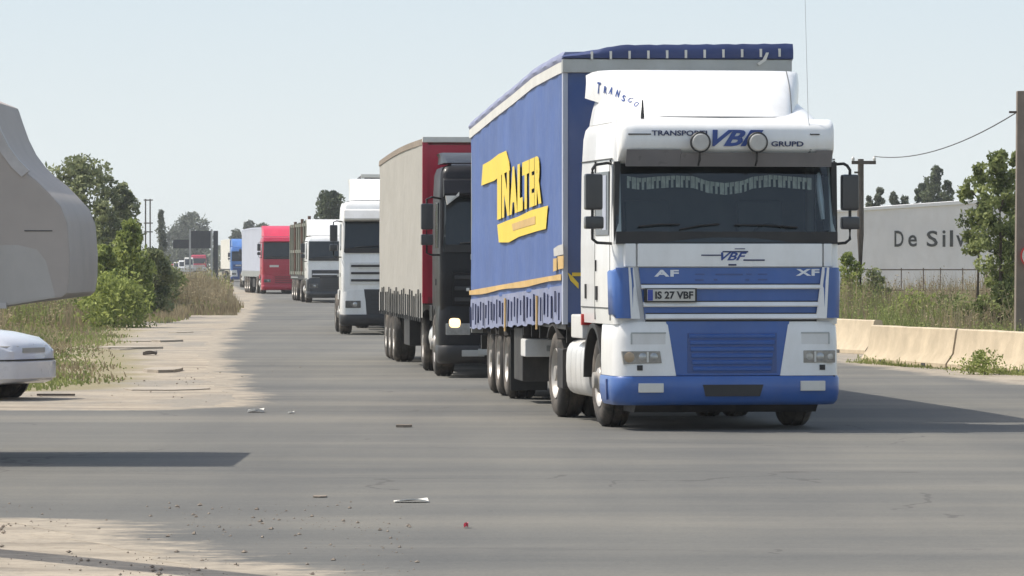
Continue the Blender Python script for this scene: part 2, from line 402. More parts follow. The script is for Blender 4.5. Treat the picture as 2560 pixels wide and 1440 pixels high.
    e = mathn(N, L, 'MULTIPLY', mathn(N, L, 'SUBTRACT', e, 0.42), 3.2, True)
    sand = ramp(N, L, mid, [(0.3, (0.22, 0.193, 0.152)), (0.65, (0.385, 0.330, 0.255))])
    c = mixc(N, L, e, c, sand)
    L.new(c, P.inputs["Base Color"]); P.inputs["Roughness"].default_value = 0.88
    P.inputs["Specular IOR Level"].default_value = 0.3
    bump(N, L, P, mathn(N, L, 'ADD', mid, mathn(N, L, 'MULTIPLY', fine, 0.4)), 0.35, 0.03); return m
M['ground'] = ground_mat(); M['sand'] = sand_mat(); M['asphalt'] = asphalt_mat()

# ------------------------------------------------------------------ ground sheets
g = MB(); g.add([(-1500,-60,-0.008),(1500,-60,-0.008),(1500,2600,-0.008),(-1500,2600,-0.008)], [(0,1,2,3)])
tag(g.build('ground', M['ground'], smooth=0), kind='structure')

def lerp_tab(tab, x):
    if x <= tab[0][0]: return tab[0][1]
    for (a, p), (b, q) in zip(tab, tab[1:]):
        if x <= b: return p + (q - p) * (x - a) / (b - a)
    return tab[-1][1]
def strip_sheet(name, rows, xl, xr, z, mat, width_l, width_r, cols=60, wob=0.5):
    vs, fs, ed = [], [], []
    for y in rows:
        a = xl(y) + wob * noise.noise((0.31 * y, 3.3, 0)) + 0.25 * noise.noise((1.9 * y, 1.3, 0))
        b = xr(y) + wob * noise.noise((0.27 * y, 9.3, 0))
        for k in range(cols + 1):
            u = k / cols
            x = a + (b - a) * (3*u*u - 2*u*u*u)
            vs.append((x, y, z if 0 < k < cols and 0 < y - rows[0] else z - 0.003))
            wl_now = width_l * (1.5 if y < 33 and name == 'road' else 1.0)
            dl = (x - a) / wl_now
            dr = (b - x) / width_r if width_r else 9
            ed.append(max(0.0, 1 - min(dl, dr)))
    n = cols + 1
    for i in range(len(rows) - 1):
        for k in range(cols):
            fs.append((i*n+k, i*n+k+1, (i+1)*n+k+1, (i+1)*n+k))
    me = bpy.data.meshes.new(name); me.from_pydata(vs, [], fs); me.materials.append(mat)
    at_ = me.attributes.new("edge", 'FLOAT', 'POINT'); at_.data.foreach_set("value", ed)
    o = bpy.data.objects.new(name, me); C.objects.link(o); return o

# dirt verge west of the road, up to the grass
XLs = [(8,-60),(57,-60),(61,-9.0),(64,-6.9),(67,-6.3),(91,-8.4),(142,-12.3),(170,-12.8),(300,-22)]
rows = [8 + 0.8*i for i in range(100)] + [88 + 2.5*i for i in range(86)]
tag(strip_sheet('dirt_verge', rows, lambda y: lerp_tab(XLs, y), lambda y: lerp_tab([(8,14),(60,9.9),(100,7.2),(300,-8)], y), -0.004, M['sand'], 1.6, 1.2, 50), kind='structure')
# asphalt: main road and the junction arm
XL = [(0,0.6),(18,0.0),(24,-1.3),(27,-2.0),(30.5,-3.1),(31.8,-3.8),(33.5,-9),(35,-70),(53.5,-70),(55.2,-4.6),(56.6,-3.5),(60,-3.6),(72,-4.7),(87,-5.9),(121,-7.6),(160,-9.4),(245,-13.8),(420,-26.8),(900,-74)]
XR = [(0,14.5),(30,12),(50,9.6),(68,7.75),(84,6.05),(130,1.2),(245,-6.0),(420,-19),(900,-64)]
rows = [0.5*i for i in range(60)] + [30 + 0.3*i for i in range(100)] + [60 + 1.0*i for i in range(100)] + [160 + 8*i for i in range(93)]
tag(strip_sheet('road', rows, lambda y: lerp_tab(XL, y), lambda y: lerp_tab(XR, y), 0.0, M['asphalt'], 0.95, 1.0, 90, 0.35), kind='structure')

# ------------------------------------------------------------------ lettering
def text_mesh(s, w, h, mat, name, shear=0.0, depth=0.006, bold=0.0, spacing=1.0):
    cu = bpy.data.curves.new("lettering", 'FONT'); cu.body = s; cu.size = 1.0; cu.shear = shear
    cu.extrude = 0.0; cu.offset = bold; cu.space_character = spacing; cu.resolution_u = 3
    o = bpy.data.objects.new("lettering", cu); C.objects.link(o)
    bpy.context.view_layer.update()
    dg = bpy.context.evaluated_depsgraph_get()
    me = bpy.data.meshes.new_from_object(o.evaluated_get(dg))
    bpy.data.objects.remove(o); bpy.data.curves.remove(cu)
    xs = [v.co.x for v in me.vertices]; ys = [v.co.y for v in me.vertices]
    x0, x1, y0, y1 = min(xs), max(xs), min(ys), max(ys)
    bm = bmesh.new(); bm.from_mesh(me)
    for v in bm.verts:
        v.co.x = ((v.co.x - x0) / (x1 - x0) - 0.5) * w
        v.co.y = ((v.co.y - y0) / (y1 - y0) - 0.5) * h
    r = bmesh.ops.extrude_face_region(bm, geom=bm.faces[:])
    for e in r['geom']:
        if isinstance(e, bmesh.types.BMVert): e.co.z += depth
    bmesh.ops.recalc_face_normals(bm, faces=bm.faces)
    bm.to_mesh(me); bm.free()
    me.name = name; me.materials.clear(); me.materials.append(mat)
    for p in me.polygons: p.material_index = 0; p.use_smooth = False
    return me
def letter_front(s, cx, cz, y, w, h, mat, parent, name='lettering', **k):
    o = bpy.data.objects.new(name, text_mesh(s, w, h, mat, name, **k)); C.objects.link(o)
    o.parent = parent; o.location = (cx, y, cz); o.rotation_euler = (R(90), 0, 0); return o

# ------------------------------------------------------------------ wheels
def wheel_protos():
    t = MB()
    # radius 0.5, width 0.30, outer face towards -x
    t.lathe([(-0.13,0.29),(-0.15,0.33),(-0.155,0.40),(-0.14,0.46),(-0.105,0.495),(-0.06,0.50),(-0.055,0.485),(-0.04,0.485),(-0.035,0.502),(0.035,0.502),(0.04,0.485),(0.055,0.485),(0.06,0.50),(0.105,0.495),(0.14,0.46),(0.155,0.40),(0.15,0.33),(0.13,0.29),(-0.13,0.29)], 28)
    me = t.build('wheel', M['rubber'], smooth=40)
    r = MB()
    r.lathe([(-0.125,0.292),(-0.145,0.285),(-0.12,0.26),(-0.05,0.235),(-0.04,0.16),(-0.085,0.13),(-0.10,0.09),(-0.15,0.085),(-0.155,0.0)], 28)
    for k in range(10):
        a = 2*math.pi*k/10
        r.lathe([(-0.10,0.014),(-0.10,0.0)], 6, c=(0, 0.185*math.cos(a), 0.185*math.sin(a)))
        r.box(-0.075,-0.045, 0.185*math.cos(a)-0.014, 0.185*math.cos(a)+0.014, 0.185*math.sin(a)-0.014, 0.185*math.sin(a)+0.014)
    f = MB()
    f.lathe([(-0.125,0.292),(-0.145,0.285),(-0.13,0.262),(-0.085,0.24),(-0.10,0.16),(-0.155,0.13),(-0.17,0.09),(-0.21,0.085),(-0.215,0.0)], 28)
    ra = r.build('rim', M['rim'], smooth=40); fa = f.build('rim', M['rim'], smooth=40)
    out = (me.data, ra.data, fa.data)
    for o in (me, ra, fa): bpy.data.objects.remove(o)
    return out
W_TYRE, W_RIM, W_RIMF = wheel_protos()
def wheel(parent, x, y, side, r=0.5, front=False, width=1.0, rims=True):
    o = bpy.data.objects.new('wheel', W_TYRE); C.objects.link(o); o.parent = parent
    o.location = (x, y, r); o.scale = (width * 2 * r, 2 * r, 2 * r)
    o.rotation_euler = (random.uniform(0, 6.28), 0, 0 if side < 0 else math.pi)
    if rims:
        q = bpy.data.objects.new('rim', W_RIMF if front else W_RIM); C.objects.link(q); q.parent = o
    return o

# ------------------------------------------------------------------ cab shell
def ring(z, hw, yf, yb, r, ys=(0.32, 1.15), n=4, rb=0.08):
    p = [(-(hw-r), yf, z), ((hw-r), yf, z)]
    for k in range(1, n): a = -math.pi/2 + math.pi/2*k/n; p.append((hw-r+r*math.cos(a), yf+r+r*math.sin(a), z))
    p += [(hw, yf+r, z), (hw, ys[0], z), (hw, ys[1], z), (hw, yb-rb, z), (hw-rb, yb, z), (-(hw-rb), yb, z), (-hw, yb-rb, z), (-hw, ys[1], z), (-hw, ys[0], z), (-hw, yf+r, z)]
    for k in range(1, n): a = math.pi + math.pi/2*k/n; p.append((-(hw-r)+r*math.cos(a), yf+r+r*math.sin(a), z))
    return p
def SEG(n=4):   # segment numbers of the ring: front, right window, left window
    base = 1 + n
    return 0, base + 1, base + 7

def side_window(mb, sx, y0, y1, z0, z1, off):
    mb.box(min(sx, sx+off), max(sx, sx+off), y0, y1, z0, z1)

# ================================================================== the leading truck
Y0 = 48.6
PX = 236.6
def fx(px): return (px - 1811.0) / PX
def fz(py): return EYE + (HOR - py) / PX
YAW = R(8.5)
T = empty('truck_tractor', 'white and blue truck cab with two round roof lamps at the head of the queue', 'truck', at(1818, Y0), YAW, 'trucks queueing along the road')

# cab shell with real windscreen and door window openings
lv = [(1.12, 1.205, 0.02), (1.30, 1.215, 0.015), (1.72, 1.215, 0.015), (1.985, 1.215, 0.02), (2.08, 1.213, 0.035), (2.72, 1.205, 0.155), (2.83, 1.20, 0.175), (2.95, 1.195, 0.19), (3.12, 1.185, 0.21), (3.22, 1.165, 0.24), (3.27, 1.12, 0.29), (3.29, 1.03, 0.40)]
f0, wr, wl = SEG()
rings = [ring(z, hw, yf, 2.22 if z < 3.2 else 2.20, 0.085, (0.34, 1.10)) for z, hw, yf in lv]
def skip(i, j):
    if j == f0 and lv[i][0] >= 1.98 and lv[i+1][0] <= 2.84: return True
    if j in (wr, wl) and lv[i][0] >= 2.07 and lv[i+1][0] <= 2.73: return True
    return False
cab = MB(); cab.loft(rings, skip=skip)
cab_o = cab.build('cab', M['white'], T, smooth=50)
dome = MB()
dome.loft([ring(z, hw, yf, 2.15, 0.25, (yf+0.4, 1.8)) for z, hw, yf in [(3.27, 1.13, 0.42), (3.33, 1.12, 0.62), (3.43, 1.10, 0.98), (3.53, 1.07, 1.35), (3.58, 0.95, 1.6)]])
dome.build('cab_roof', M['white'], T, smooth=60)

# roof spoiler: bowed shell
sp = MB(); NU, NV = 50, 9
BOT = [(0,0,.58,3.335),(.36,.60,.61,3.335),(.46,.78,.68,3.335),(.54,.87,.84,3.34),(.68,.98,1.25,3.41),(.84,1.10,1.72,3.51),(1,1.19,2.20,3.58)]
TOP = [(0,0,1.60,3.87),(.36,.68,1.62,3.87),(.46,.90,1.66,3.87),(.54,1.01,1.71,3.869),(.68,1.10,1.82,3.865),(.84,1.15,1.98,3.855),(1,1.18,2.20,3.83)]
def spp(u, v, inset=0.0):
    au = abs(u); sg = 1 if u >= 0 else -1
    b_ = [lerp_tab([(r[0], r[k]) for r in BOT], au) for k in (1, 2, 3)]
    t_ = [lerp_tab([(r[0], r[k]) for r in TOP], au) for k in (1, 2, 3)]
    bul = math.sin(math.pi * v) * 0.05
    return (0.03 + sg * ((b_[0] + (t_[0]-b_[0])*v) - inset*0.02), b_[1] + (t_[1]-b_[1])*v - bul + inset*0.06, b_[2] + (t_[2]-b_[2])*v + bul*0.6 - inset*0.02*v)
def to_px(p):
    x = T.location.x + p[0]*math.cos(YAW) - p[1]*math.sin(YAW); y = T.location.y + p[0]*math.sin(YAW) + p[1]*math.cos(YAW)
    return 1280 + F*x/y, HOR - F*(p[2]-EYE)/y
us = [-1 + 2*k/NU for k in range(NU+1)]
outer = [[spp(u, j/NV) for u in us] for j in range(NV+1)]
inner = [[spp(u, j/NV, 1.0) for u in us] for j in range(NV+1)]
sp.loft(outer, closed=False, caps=False); sp.loft(inner, closed=False, caps=False)
sp.loft([outer[0], inner[0]], closed=False, caps=False)
top2 = [(p[0]*0.99, max(2.22, p[1]+0.01), p[2]-0.02) for p in outer[-1]]
sp.loft([outer[-1], top2], closed=False, caps=False)
spo = sp.build('roof_spoiler', M['white'], T, smooth=50)
sm = MB()
for u_ in (0.50,):
    pts_ = [Vector(spp(u_, k/12)) + Vector((0.004, -0.004, 0.003)) for k in range(13)]
    sm.tube(pts_, 0.004, 5)
sm.build('spoiler_seam', M['ink_grey'], spo)
# small blue letters climbing along the spoiler's lower edge
for i, (px, py, w, h) in enumerate([(1498,220,10,26),(1514,224,9,16),(1529,226,9,17),(1545,234,9,17),(1559,246,9,14),(1575,250,9,13),(1592,260,8,13)]):
    u, v = min(((-1 + 0.01*a_, 0.02*b_) for a_ in range(80) for b_ in range(50)), key=lambda q: (to_px(spp(*q))[0]-px)**2 + (to_px(spp(*q))[1]-py)**2)
    p = Vector(spp(u, max(0.04, v))); pr = Vector(spp(u + 0.02, max(0.04, v))); pu = Vector(spp(u, max(0.04, v) + 0.05))
    ex = (pr - p).normalized(); ez = ex.cross((pu - p).normalized()).normalized(); ey = ez.cross(ex)
    o = bpy.data.objects.new('lettering', text_mesh("TRANSCO"[i], w/228*1.9, h/228*1.1, M['ink_blue'], 'lettering', depth=0.003, bold=0.02))
    C.objects.link(o); o.parent = spo
    o.matrix_local = Matrix.Translation(p + ez * 0.004) @ Matrix((ex, ey, ez)).transposed().to_4x4()

# sun visor panel with the company writing
vp = [(0.19, 2.815), (0.06, 2.85), (-0.10, 2.955), (-0.122, 2.985), (-0.128, 3.07), (-0.122, 3.17), (-0.09, 3.225), (0.0, 3.265), (0.14, 3.29), (0.30, 3.30), (0.35, 3.27)]
vis = MB(); rgs = []
for x, k in ((-1.15, 0.70), (-1.135, 0.88), (-1.09, 0.97), (-1.00, 1.0), (1.02, 1.0), (1.09, 0.97), (1.13, 0.88), (1.145, 0.70)):
    rgs.append([(x, 0.20 + (y - 0.20) * k, z) for y, z in vp])
vis.loft(rgs)
visor = vis.build('visor_panel', M['white'], T, smooth=50)
yv = -0.129
letter_front("TRANSPORTI", fx(1684), fz(334), yv, 140/PX, 13/PX, M['ink_navy'], visor, bold=0.02)
letter_front("VBF", fx(1832), fz(346), yv, 130/PX, 41/PX, M['ink_blue'], visor, shear=0.45, bold=0.03, depth=0.012)
letter_front("GRUPD", fx(1958), fz(360), yv, 82/PX, 13/PX, M['ink_navy'], visor, bold=0.02)
for a, b, c in ((1555, 1612, 337), (2016, 2040, 336)):
    k = MB(); k.box(fx(a), fx(b), -0.134, -0.10, fz(c)-0.006, fz(c)+0.006); k.build('seam_strip', M['black'], visor, smooth=0)
for px, py in ((1750, 357), (1895, 357)):
    l = MB(); cx, cz = fx(px) - 0.075, fz(py)
    l.lathe([(-0.20,0.0),(-0.20,0.08),(-0.19,0.107),(-0.225,0.112),(-0.235,0.103),(-0.235,0.094)], 24, axis='y', c=(cx, -0.01, cz))
    l.tube([(cx, -0.20, cz-0.10), (cx, -0.19, cz-0.19), (cx, -0.12, cz-0.24)], 0.012)
    lo = l.build('roof_lamp', M['black'], T, smooth=40)
    q = MB(); q.lathe([(-0.228,0.098),(-0.245,0.08),(-0.25,0.0)], 24, axis='y', c=(cx, -0.01, cz)); q.build('lamp_cover', M['cover'], lo, smooth=40)
an = MB(); ax = fx(2014)
an.tube([(ax, -0.02, fz(390)), (ax+0.02, -0.10, fz(372)), (ax+0.012, -0.12, fz(335)), (ax+0.004, -0.05, fz(290)), (ax, 0.10, fz(-40))], [0.016, 0.016, 0.008, 0.003, 0.0022], 6)
an.build('whip_antenna', M['alu'], T)
an = MB(); an.lathe([(0, 0.02), (0.05, 0.02), (0.20, 0.008), (0.21, 0)], 8, axis='z', c=(fx(1610)-0.02, 0.22, fz(298))); an.build('stub_antenna', M['black'], T)

sv = MB()
for i_, (x0, x1, zt_) in enumerate(((-1.10, -0.52, 2.962), (-0.52, 0.93, 2.93), (0.93, 1.11, 2.958))):
    sv.prism([(-0.132, zt_), (-0.124, zt_), (-0.045, 2.79), (-0.055, 2.785)], 'x', x0, x1)
sv.build('tinted_sun_visor', M['smoke'], visor, smooth=0)
# windscreen, pillars, interior
ws = MB()
def wsx(z): return 0.02 + (z - 1.985) * (0.155 / 0.845)
n = 12
for z0, z1 in ((1.985, 2.84),):
    r0 = [(-1.185 + 2.37*k/n, wsx(z0) - 0.012 - 0.03*(1-(2*k/n-1)**2), z0) for k in range(n+1)]
    r1 = [(-1.175 + 2.35*k/n, wsx(z1) - 0.012 - 0.03*(1-(2*k/n-1)**2), z1) for k in range(n+1)]
    ws.loft([r0, r1], closed=False, caps=False)
wso = ws.build('windscreen', M['glass'], T, smooth=60)
fr = MB()
fr.prism([(-1.19, 1.97), (1.19, 1.97), (1.19, 2.10), (-1.19, 2.10)], 'y', -0.012, 0.05)
for s in (-1, 1): fr.prism([(s*1.16, 1.97), (s*1.205, 1.97), (s*1.195, 2.84), (s*1.135, 2.84)], 'y', 0.06, 0.14)
fr.build('windscreen_surround', M['black'], T, smooth=0)
wp = MB()
for a, b, c, d in ((1585, 1690, 566, 561), (1690, 1790, 573, 560), (1830, 1990, 562, 568)):
    z0, z1 = fz(c), fz(d)
    wp.tube([(fx(a), wsx(z0)-0.07, z0), ((fx(a)+fx(b))/2, wsx(z0)-0.075, (z0+z1)/2+0.012), (fx(b), wsx(z1)-0.07, z1)], 0.011, 6)
wp.build('wiper', M['black'], T)
it = MB()
it.box(-1.18, 1.18, 1.55, 1.6, 1.2, 3.0); it.box(-1.19, 1.19, 0.30, 1.6, 1.15, 1.2); it.box(-1.16, 1.16, 0.22, 1.6, 2.96, 3.0)
it.build('cab_lining', M['interior'], T, smooth=0)
da = MB(); da.prism([(0.10, 1.3), (0.10, 2.03), (0.30, 2.10), (0.62, 2.04), (0.70, 1.3)], 'x', -1.15, 1.15); da.build('dashboard', M['dash'], T, bevel=0.02)
for cx in (-0.62, 0.62):
    st = MB(); st.prism([(0.95, 1.2), (1.30, 1.2), (1.42, 2.45), (1.30, 2.45), (1.18, 1.75), (0.95, 1.72)], 'x', cx-0.25, cx+0.25); st.build('seat', M['interior'], T, bevel=0.04)
sw = MB(); sw.tube([(0.62+0.2*math.cos(t*math.pi/8), 0.72+0.1*math.sin(t*math.pi/8), 2.02+0.17*math.sin(t*math.pi/8)) for t in range(17)], 0.016, 6); sw.build('steering_wheel', M['black'], T)
# fringe curtain hung along the top of the windscreen
fc = MB(); pts = [(1565, 440), (1600, 445), (1640, 441), (1690, 438), (1735, 440), (1770, 452), (1815, 457), (1860, 451), (1885, 441), (1930, 436), (1985, 440), (2038, 444)]
def fr_y(px): return lerp_tab(pts, px)
N_ = 76
for k in range(N_):
    p0 = 1565 + 473*k/N_; p1 = p0 + 473/N_ * (0.9 if k % 2 else 1.0)
    dy = 0.05 + (0.02 if k % 2 else 0) 
    z0a, z0b = fz(fr_y(p0)), fz(fr_y(p1)); ln = (8 if k % 2 == 0 else 0)
    fc.add([(fx(p0), wsx(z0a)+dy, z0a), (fx(p1), wsx(z0b)+dy, z0b), (fx(p1), wsx(z0b)+dy, z0b-0.045), (fx(p0), wsx(z0a)+dy, z0a-0.045)], [(0,1,2,3)])
    if k % 2 == 0 or k % 3 == 0:
        fc.add([(fx(p0), wsx(z0a)+dy+0.005, z0a-0.045), (fx(p1), wsx(z0b)+dy+0.005, z0b-0.045), (fx(p1), wsx(z0b)+dy, z0b-0.125), (fx(p0), wsx(z0a)+dy, z0a-0.125)], [(0,1,2,3)])
fc.build('fringe_curtain', M['fringe'], T, smooth=0)
gh = MB(); gh.tube([(fx(2056), 0.22, fz(432)), (fx(2054), 0.16, fz(460)), (fx(2056), 0.12, fz(500)), (fx(2060), 0.10, fz(548))], [0.02, 0.032, 0.034, 0.025], 8)  # white strip standing in for light seen through the far door window
gh.build('window_light_strip', M['ink_white'], T)
# door windows, seams and handle on both sides
for s in (-1, 1):
    w = MB(); w.box(min(s*1.205, s*1.222), max(s*1.205, s*1.222), 0.30, 1.13, 2.06, 2.74)
    wo = w.build('door_window', M['dark_glass'], T, bevel=0.006)
    w = MB(); w.box(min(s*1.19, s*1.226), max(s*1.19, s*1.226), 0.44, 0.66, 2.12, 2.70); w.build('window_curtain', M['pale_blue_tarp'], wo, smooth=0)
    d = MB()
    d.box(min(s*1.20, s*1.2185), max(s*1.20, s*1.2185), 1.20, 1.212, 1.16, 2.86); d.box(min(s*1.20, s*1.2185), max(s*1.20, s*1.2185), 0.24, 0.252, 1.16, 2.86)
    d.box(min(s*1.195, s*1.208), max(s*1.195, s*1.208), 0.2, 2.15, 2.865, 2.878)
    d.box(min(s*1.20, s*1.22), max(s*1.20, s*1.22), 0.25, 2.1, 1.285, 1.296)
    d.build('door_seam', M['ink_grey'], T, smooth=0)
    for nm, y0_, y1_, z0_, z1_ in (('door_handle', 1.02, 1.14, 1.37, 1.52), ('locker_latch', 1.75, 1.80, 1.38, 1.54), ('door_lock', 1.10, 1.13, 1.68, 1.80)):
        h = MB(); h.box(min(s*1.21, s*1.232), max(s*1.21, s*1.232), y0_, y1_, z0_, z1_); h.build(nm, M['black'], T, bevel=0.005)
    p = MB(); p.prism([(s*1.15, 1.985), (s*1.22, 1.985), (s*1.215, 2.82), (s*1.145, 2.82)], 'y', 0.145, 0.24); p.build('corner_pillar', M['white'], T, bevel=0.01)
# panel under the windscreen with corner pieces and emblem
pn = MB(); pn.box(fx(1582), fx(2052), -0.045, 0.05, fz(667), fz(609)); pno = pn.build('front_panel', M['white'], T, bevel=0.012)
for a, b in ((1538, 1578), (2056, 2090)):
    pn = MB(); pn.loft([[( fx(a) , 0.10 if a < 1700 else -0.035, z), (fx(a)+ (0.06 if a < 1700 else 0.08), -0.03 if a < 1700 else -0.035, z), (fx(b)-(0.0 if a < 1700 else 0.05), -0.035 if a < 1700 else -0.02, z), (fx(b), -0.035 if a < 1700 else 0.10, z), (fx(b), 0.16, z), (fx(a), 0.16, z)] for z in (fz(667), fz(609))])
    pn.build('corner_panel', M['white'], T, bevel=0.008)
letter_front("VBF", fx(1826), fz(641), -0.046, 66/PX, 20/PX, M['ink_blue'], pno, shear=0.4, bold=0.02)
em = MB(); em.box(fx(1743), fx(1796), -0.052, -0.044, fz(639.5), fz(636.5)); em.box(fx(1850), fx(1904), -0.052, -0.044, fz(652), fz(648.5)); em.box(fx(1797), fx(1862), -0.051, -0.044, fz(631), fz(627.5)); em.box(fx(1828), fx(1854), -0.051, -0.044, fz(623), fz(621)); em.box(fx(1812), fx(1832), -0.051, -0.044, fz(664), fz(660))
em.build('emblem_line', M['ink_navy'], pno, smooth=0)
# grille
gr = MB(); gr.prism([(fx(1586), fz(669)), (fx(2052), fz(669)), (fx(2040), fz(799)), (fx(1602), fz(799))], 'y', -0.02, 0.06)
gro = gr.build('grille', M['blue'], T, smooth=0)
for a, b, i in ((712, 722.5, 0), (755, 767, 1), (785, 798, 2)):
    x0, x1 = fx(1590 + i*6), fx(2049 - i*5)
    sl = MB(); sl.prism([(-0.06, fz(b)), (-0.075, fz(b)+0.012), (-0.055, fz(a)), (0.0, fz(a)+0.004), (0.0, fz(b))], 'x', x0, x1); sl.build('grille_bar', M['white'], gro, bevel=0.004)
for a, b, c, d in ((1592, 2046, 709, 712), (1600, 2042, 752, 755), (1604, 2038, 782, 785), (1603, 2038, 798.5, 804)):
    sl = MB(); sl.box(fx(a), fx(b), -0.03, 0.0, fz(d), fz(c)); sl.build('grille_gap', M['black'], gro, smooth=0)
for a, b, c, d in ((1728, 1752, 684, 687), (1780, 1850, 684, 688), (1858, 1872, 684, 687), (1888, 1912, 684, 687), (1728, 1750, 698, 702), (1888, 1912, 697, 701), (1776, 1785, 697, 702), (1856, 1866, 697, 702)):
    sl = MB(); sl.box(fx(a), fx(b), -0.024, -0.01, fz(d), fz(c)); sl.build('grille_slot', M['blue_dark'], gro, smooth=0)
letter_front("AF", fx(1656), fz(683), -0.021, 62/PX, 17/PX, M['ink_white'], gro, bold=0.04, spacing=1.15)
letter_front("XF", fx(2015), fz(681), -0.021, 60/PX, 17/PX, M['ink_white'], gro, bold=0.04, spacing=1.15)
npl = MB(); npl.box(fx(1604), fx(1725), -0.10, -0.085, fz(752), fz(723)); npo = npl.build('number_plate', M['plate'], T, bevel=0.004)
npl = MB(); npl.box(fx(1605), fx(1618), -0.103, -0.09, fz(751), fz(724)); npl.build('plate_band', M['plate_blue'], npo, smooth=0)
letter_front("IS 27 VBF", fx(1672), fz(737.5), -0.101, 96/PX, 19/PX, M['ink'], npo, bold=0.03, depth=0.004)
npl = MB(); npl.box(fx(1598), fx(1730), -0.086, -0.03, fz(755), fz(721)); npl.build('plate_holder', M['black'], T, smooth=0)
# blue wind deflectors at the cab corners
for s in (-1, 1):
    df = MB(); rg = []
    for z, k in ((fz(795), 0.93), (fz(785), 0.99), (fz(680), 1.0), (fz(669), 0.96)):
        xo = 1.235 * k if k < 1 else 1.235
        xi = 0.98 + (z - fz(795)) * 0.13
        rg.append([(s*(xi), -0.05, z), (s*1.03, -0.10, z), (s*1.13, -0.085, z), (s*1.20, -0.03, z), (s*xo, 0.06, z), (s*xo, 0.30, z), (s*1.19, 0.31, z), (s*1.17, 0.05, z), (s*(xi + 0.01), -0.005, z)])
    df.loft(rg); dfo = df.build('wind_deflector', M['blue'], T, smooth=60)
    di = MB(); xa = 0.945; xb = 1.05
    di.loft([[(s*(xa + (z - fz(795)) * 0.13), -0.062, z), (s*(xb + (z - fz(795)) * 0.05), -0.112, z), (s*(xb + (z - fz(795)) * 0.05), -0.09, z), (s*(xa + (z - fz(795)) * 0.13), -0.04, z)] for z in (fz(796), fz(668))])
    di.build('deflector_edge', M['white'], dfo, smooth=40)
# lower front: white lamp panels, blue middle, bumper
for s in (-1, 1):
    lp = MB(); z0, z1, z2 = fz(939), fz(850), fz(804)
    def lring(z, xi, xo, yf):
        r = 0.20; p = [(s*xi, yf, z)]
        for k in range(7): a = -math.pi/2 + math.pi/2*k/6; p.append((s*(xo-r+r*math.cos(a)), yf+r+r*math.sin(a), z))
        p += [(s*xo, 0.82, z), (s*(xo-0.06), 0.82, z), (s*xi, 0.14, z)]; return p
    lp.loft([lring(z0, 0.560, 1.215, -0.055), lring(z1, 0.620, 1.21, -0.05), lring(fz(815), 0.644, 1.20, -0.045), lring(z2, 0.650, 1.18, -0.03)])
    lpo = lp.build('lamp_panel', M['white'], T, smooth=45)
    xs = ((1541, 1638) if s < 0 else (2003, 2084))
    hl = MB(); xo, xi = (fx(xs[0]), fx(xs[1]))
    hl.prism([(xo, fz(877)), (xi, fz(877)), (xi + (0.02 if s < 0 else 0), fz(907)), (xo + (0.02 if s < 0 else 0), fz(909))] if s < 0 else [(xo, fz(876)), (xi, fz(876)), (xi, fz(907)), (xo, fz(907))], 'y', -0.062, 0.05)
    hlo = hl.build('headlight', M['lamp_glass'], lpo, bevel=0.006)
    for cx, mt, w in (((1560, 'orange_lens', 15), (1594, 'lamp', 12), (1622, 'lamp', 12)) if s < 0 else ((2018, 'lamp', 11), (2045, 'lamp', 12), (2071, 'lamp', 9))):
        q = MB(); q.lathe([(-0.068, 0.0), (-0.067, w/PX*0.8), (-0.055, w/PX)], 16, axis='y', c=(fx(cx), 0, fz(892))); q.build('headlight_lens', M[mt], hlo, smooth=50)
    q = MB(); xm = fx(1607 if s < 0 else 2033); q.box(xm-0.012, xm+0.008, -0.07, -0.05, fz(905), fz(879)); q.build('headlight_divider', M['alu_pale'], hlo, smooth=0)
    q = MB(); a, b = ((1566, 1652) if s < 0 else (1998, 2068))
    q.box(fx(a), fx(b), -0.052, 0.0, fz(860), fz(833)); q.build('panel_recess', M['white_dirty'], lpo, smooth=0)
    q = MB(); q.box(fx(a)-0.004, fx(b)+0.004, -0.056, 0.0, fz(833)-0.004, fz(833)+0.012); xx = fx(a) if s < 0 else fx(b)
    q.box(xx-0.008, xx+0.008, -0.056, 0.0, fz(860), fz(833)); q.build('recess_lip', M['alu'], lpo, smooth=0)
    q = MB(); a = 1587 if s < 0 else 2051; q.box(fx(a-7), fx(a+7), -0.062, 0.0, fz(925), fz(912)); q.build('towing_hole', M['black'], lpo, smooth=0)
    q = MB(); a, b = ((1582, 1645) if s < 0 else (1993, 2056)); q.box(fx(a), fx(b), -0.118, -0.07, fz(980 if s < 0 else 977), fz(957 if s < 0 else 952)); q.build('fog_lamp', M['alu_pale'], T, bevel=0.008)
mp = MB(); mp.prism([(-0.665, fz(803)), (0.665, fz(803)), (0.575, fz(939)), (-0.575, fz(939))], 'y', -0.040, 0.12); mpo = mp.build('radiator_panel', M['blue'], T, bevel=0.01)
mg = MB(); mg.box(fx(1708), fx(1935), -0.046, -0.03, fz(932), fz(832)); mg.build('radiator_recess', M['blue_dark'], mpo, bevel=0.004)
for k in range(6):
    z1 = fz(834 + k*16.4); q = MB()
    q.prism([(-0.045, z1), (-0.062, z1-0.012), (-0.058, z1-0.040), (-0.045, z1-0.048)], 'x', fx(1712 + k*2), fx(1931 - k*2)); q.build('radiator_slat', M['blue'], mpo, smooth=0)
bmp = MB(); rg = []
for z, k, yf in ((fz(1012), 0.965, -0.02), (fz(1000), 0.99, -0.06), (fz(975), 1.0, -0.09), (fz(946), 1.0, -0.085), (fz(940), 0.99, -0.07)):
    hw = 1.232 * k; r = 0.22; p = []
    for k2 in range(7): a = -math.pi/2 + math.pi/2*k2/6; p.append((hw-r+r*math.cos(a), yf+r+r*math.sin(a), z))
    p += [(hw, 0.80, z), (-hw, 0.80, z)]
    for k2 in range(7): a = math.pi + math.pi/2*k2/6; p.append((-(hw-r)+r*math.cos(a), yf+r+r*math.sin(a), z))
    rg.append(p)
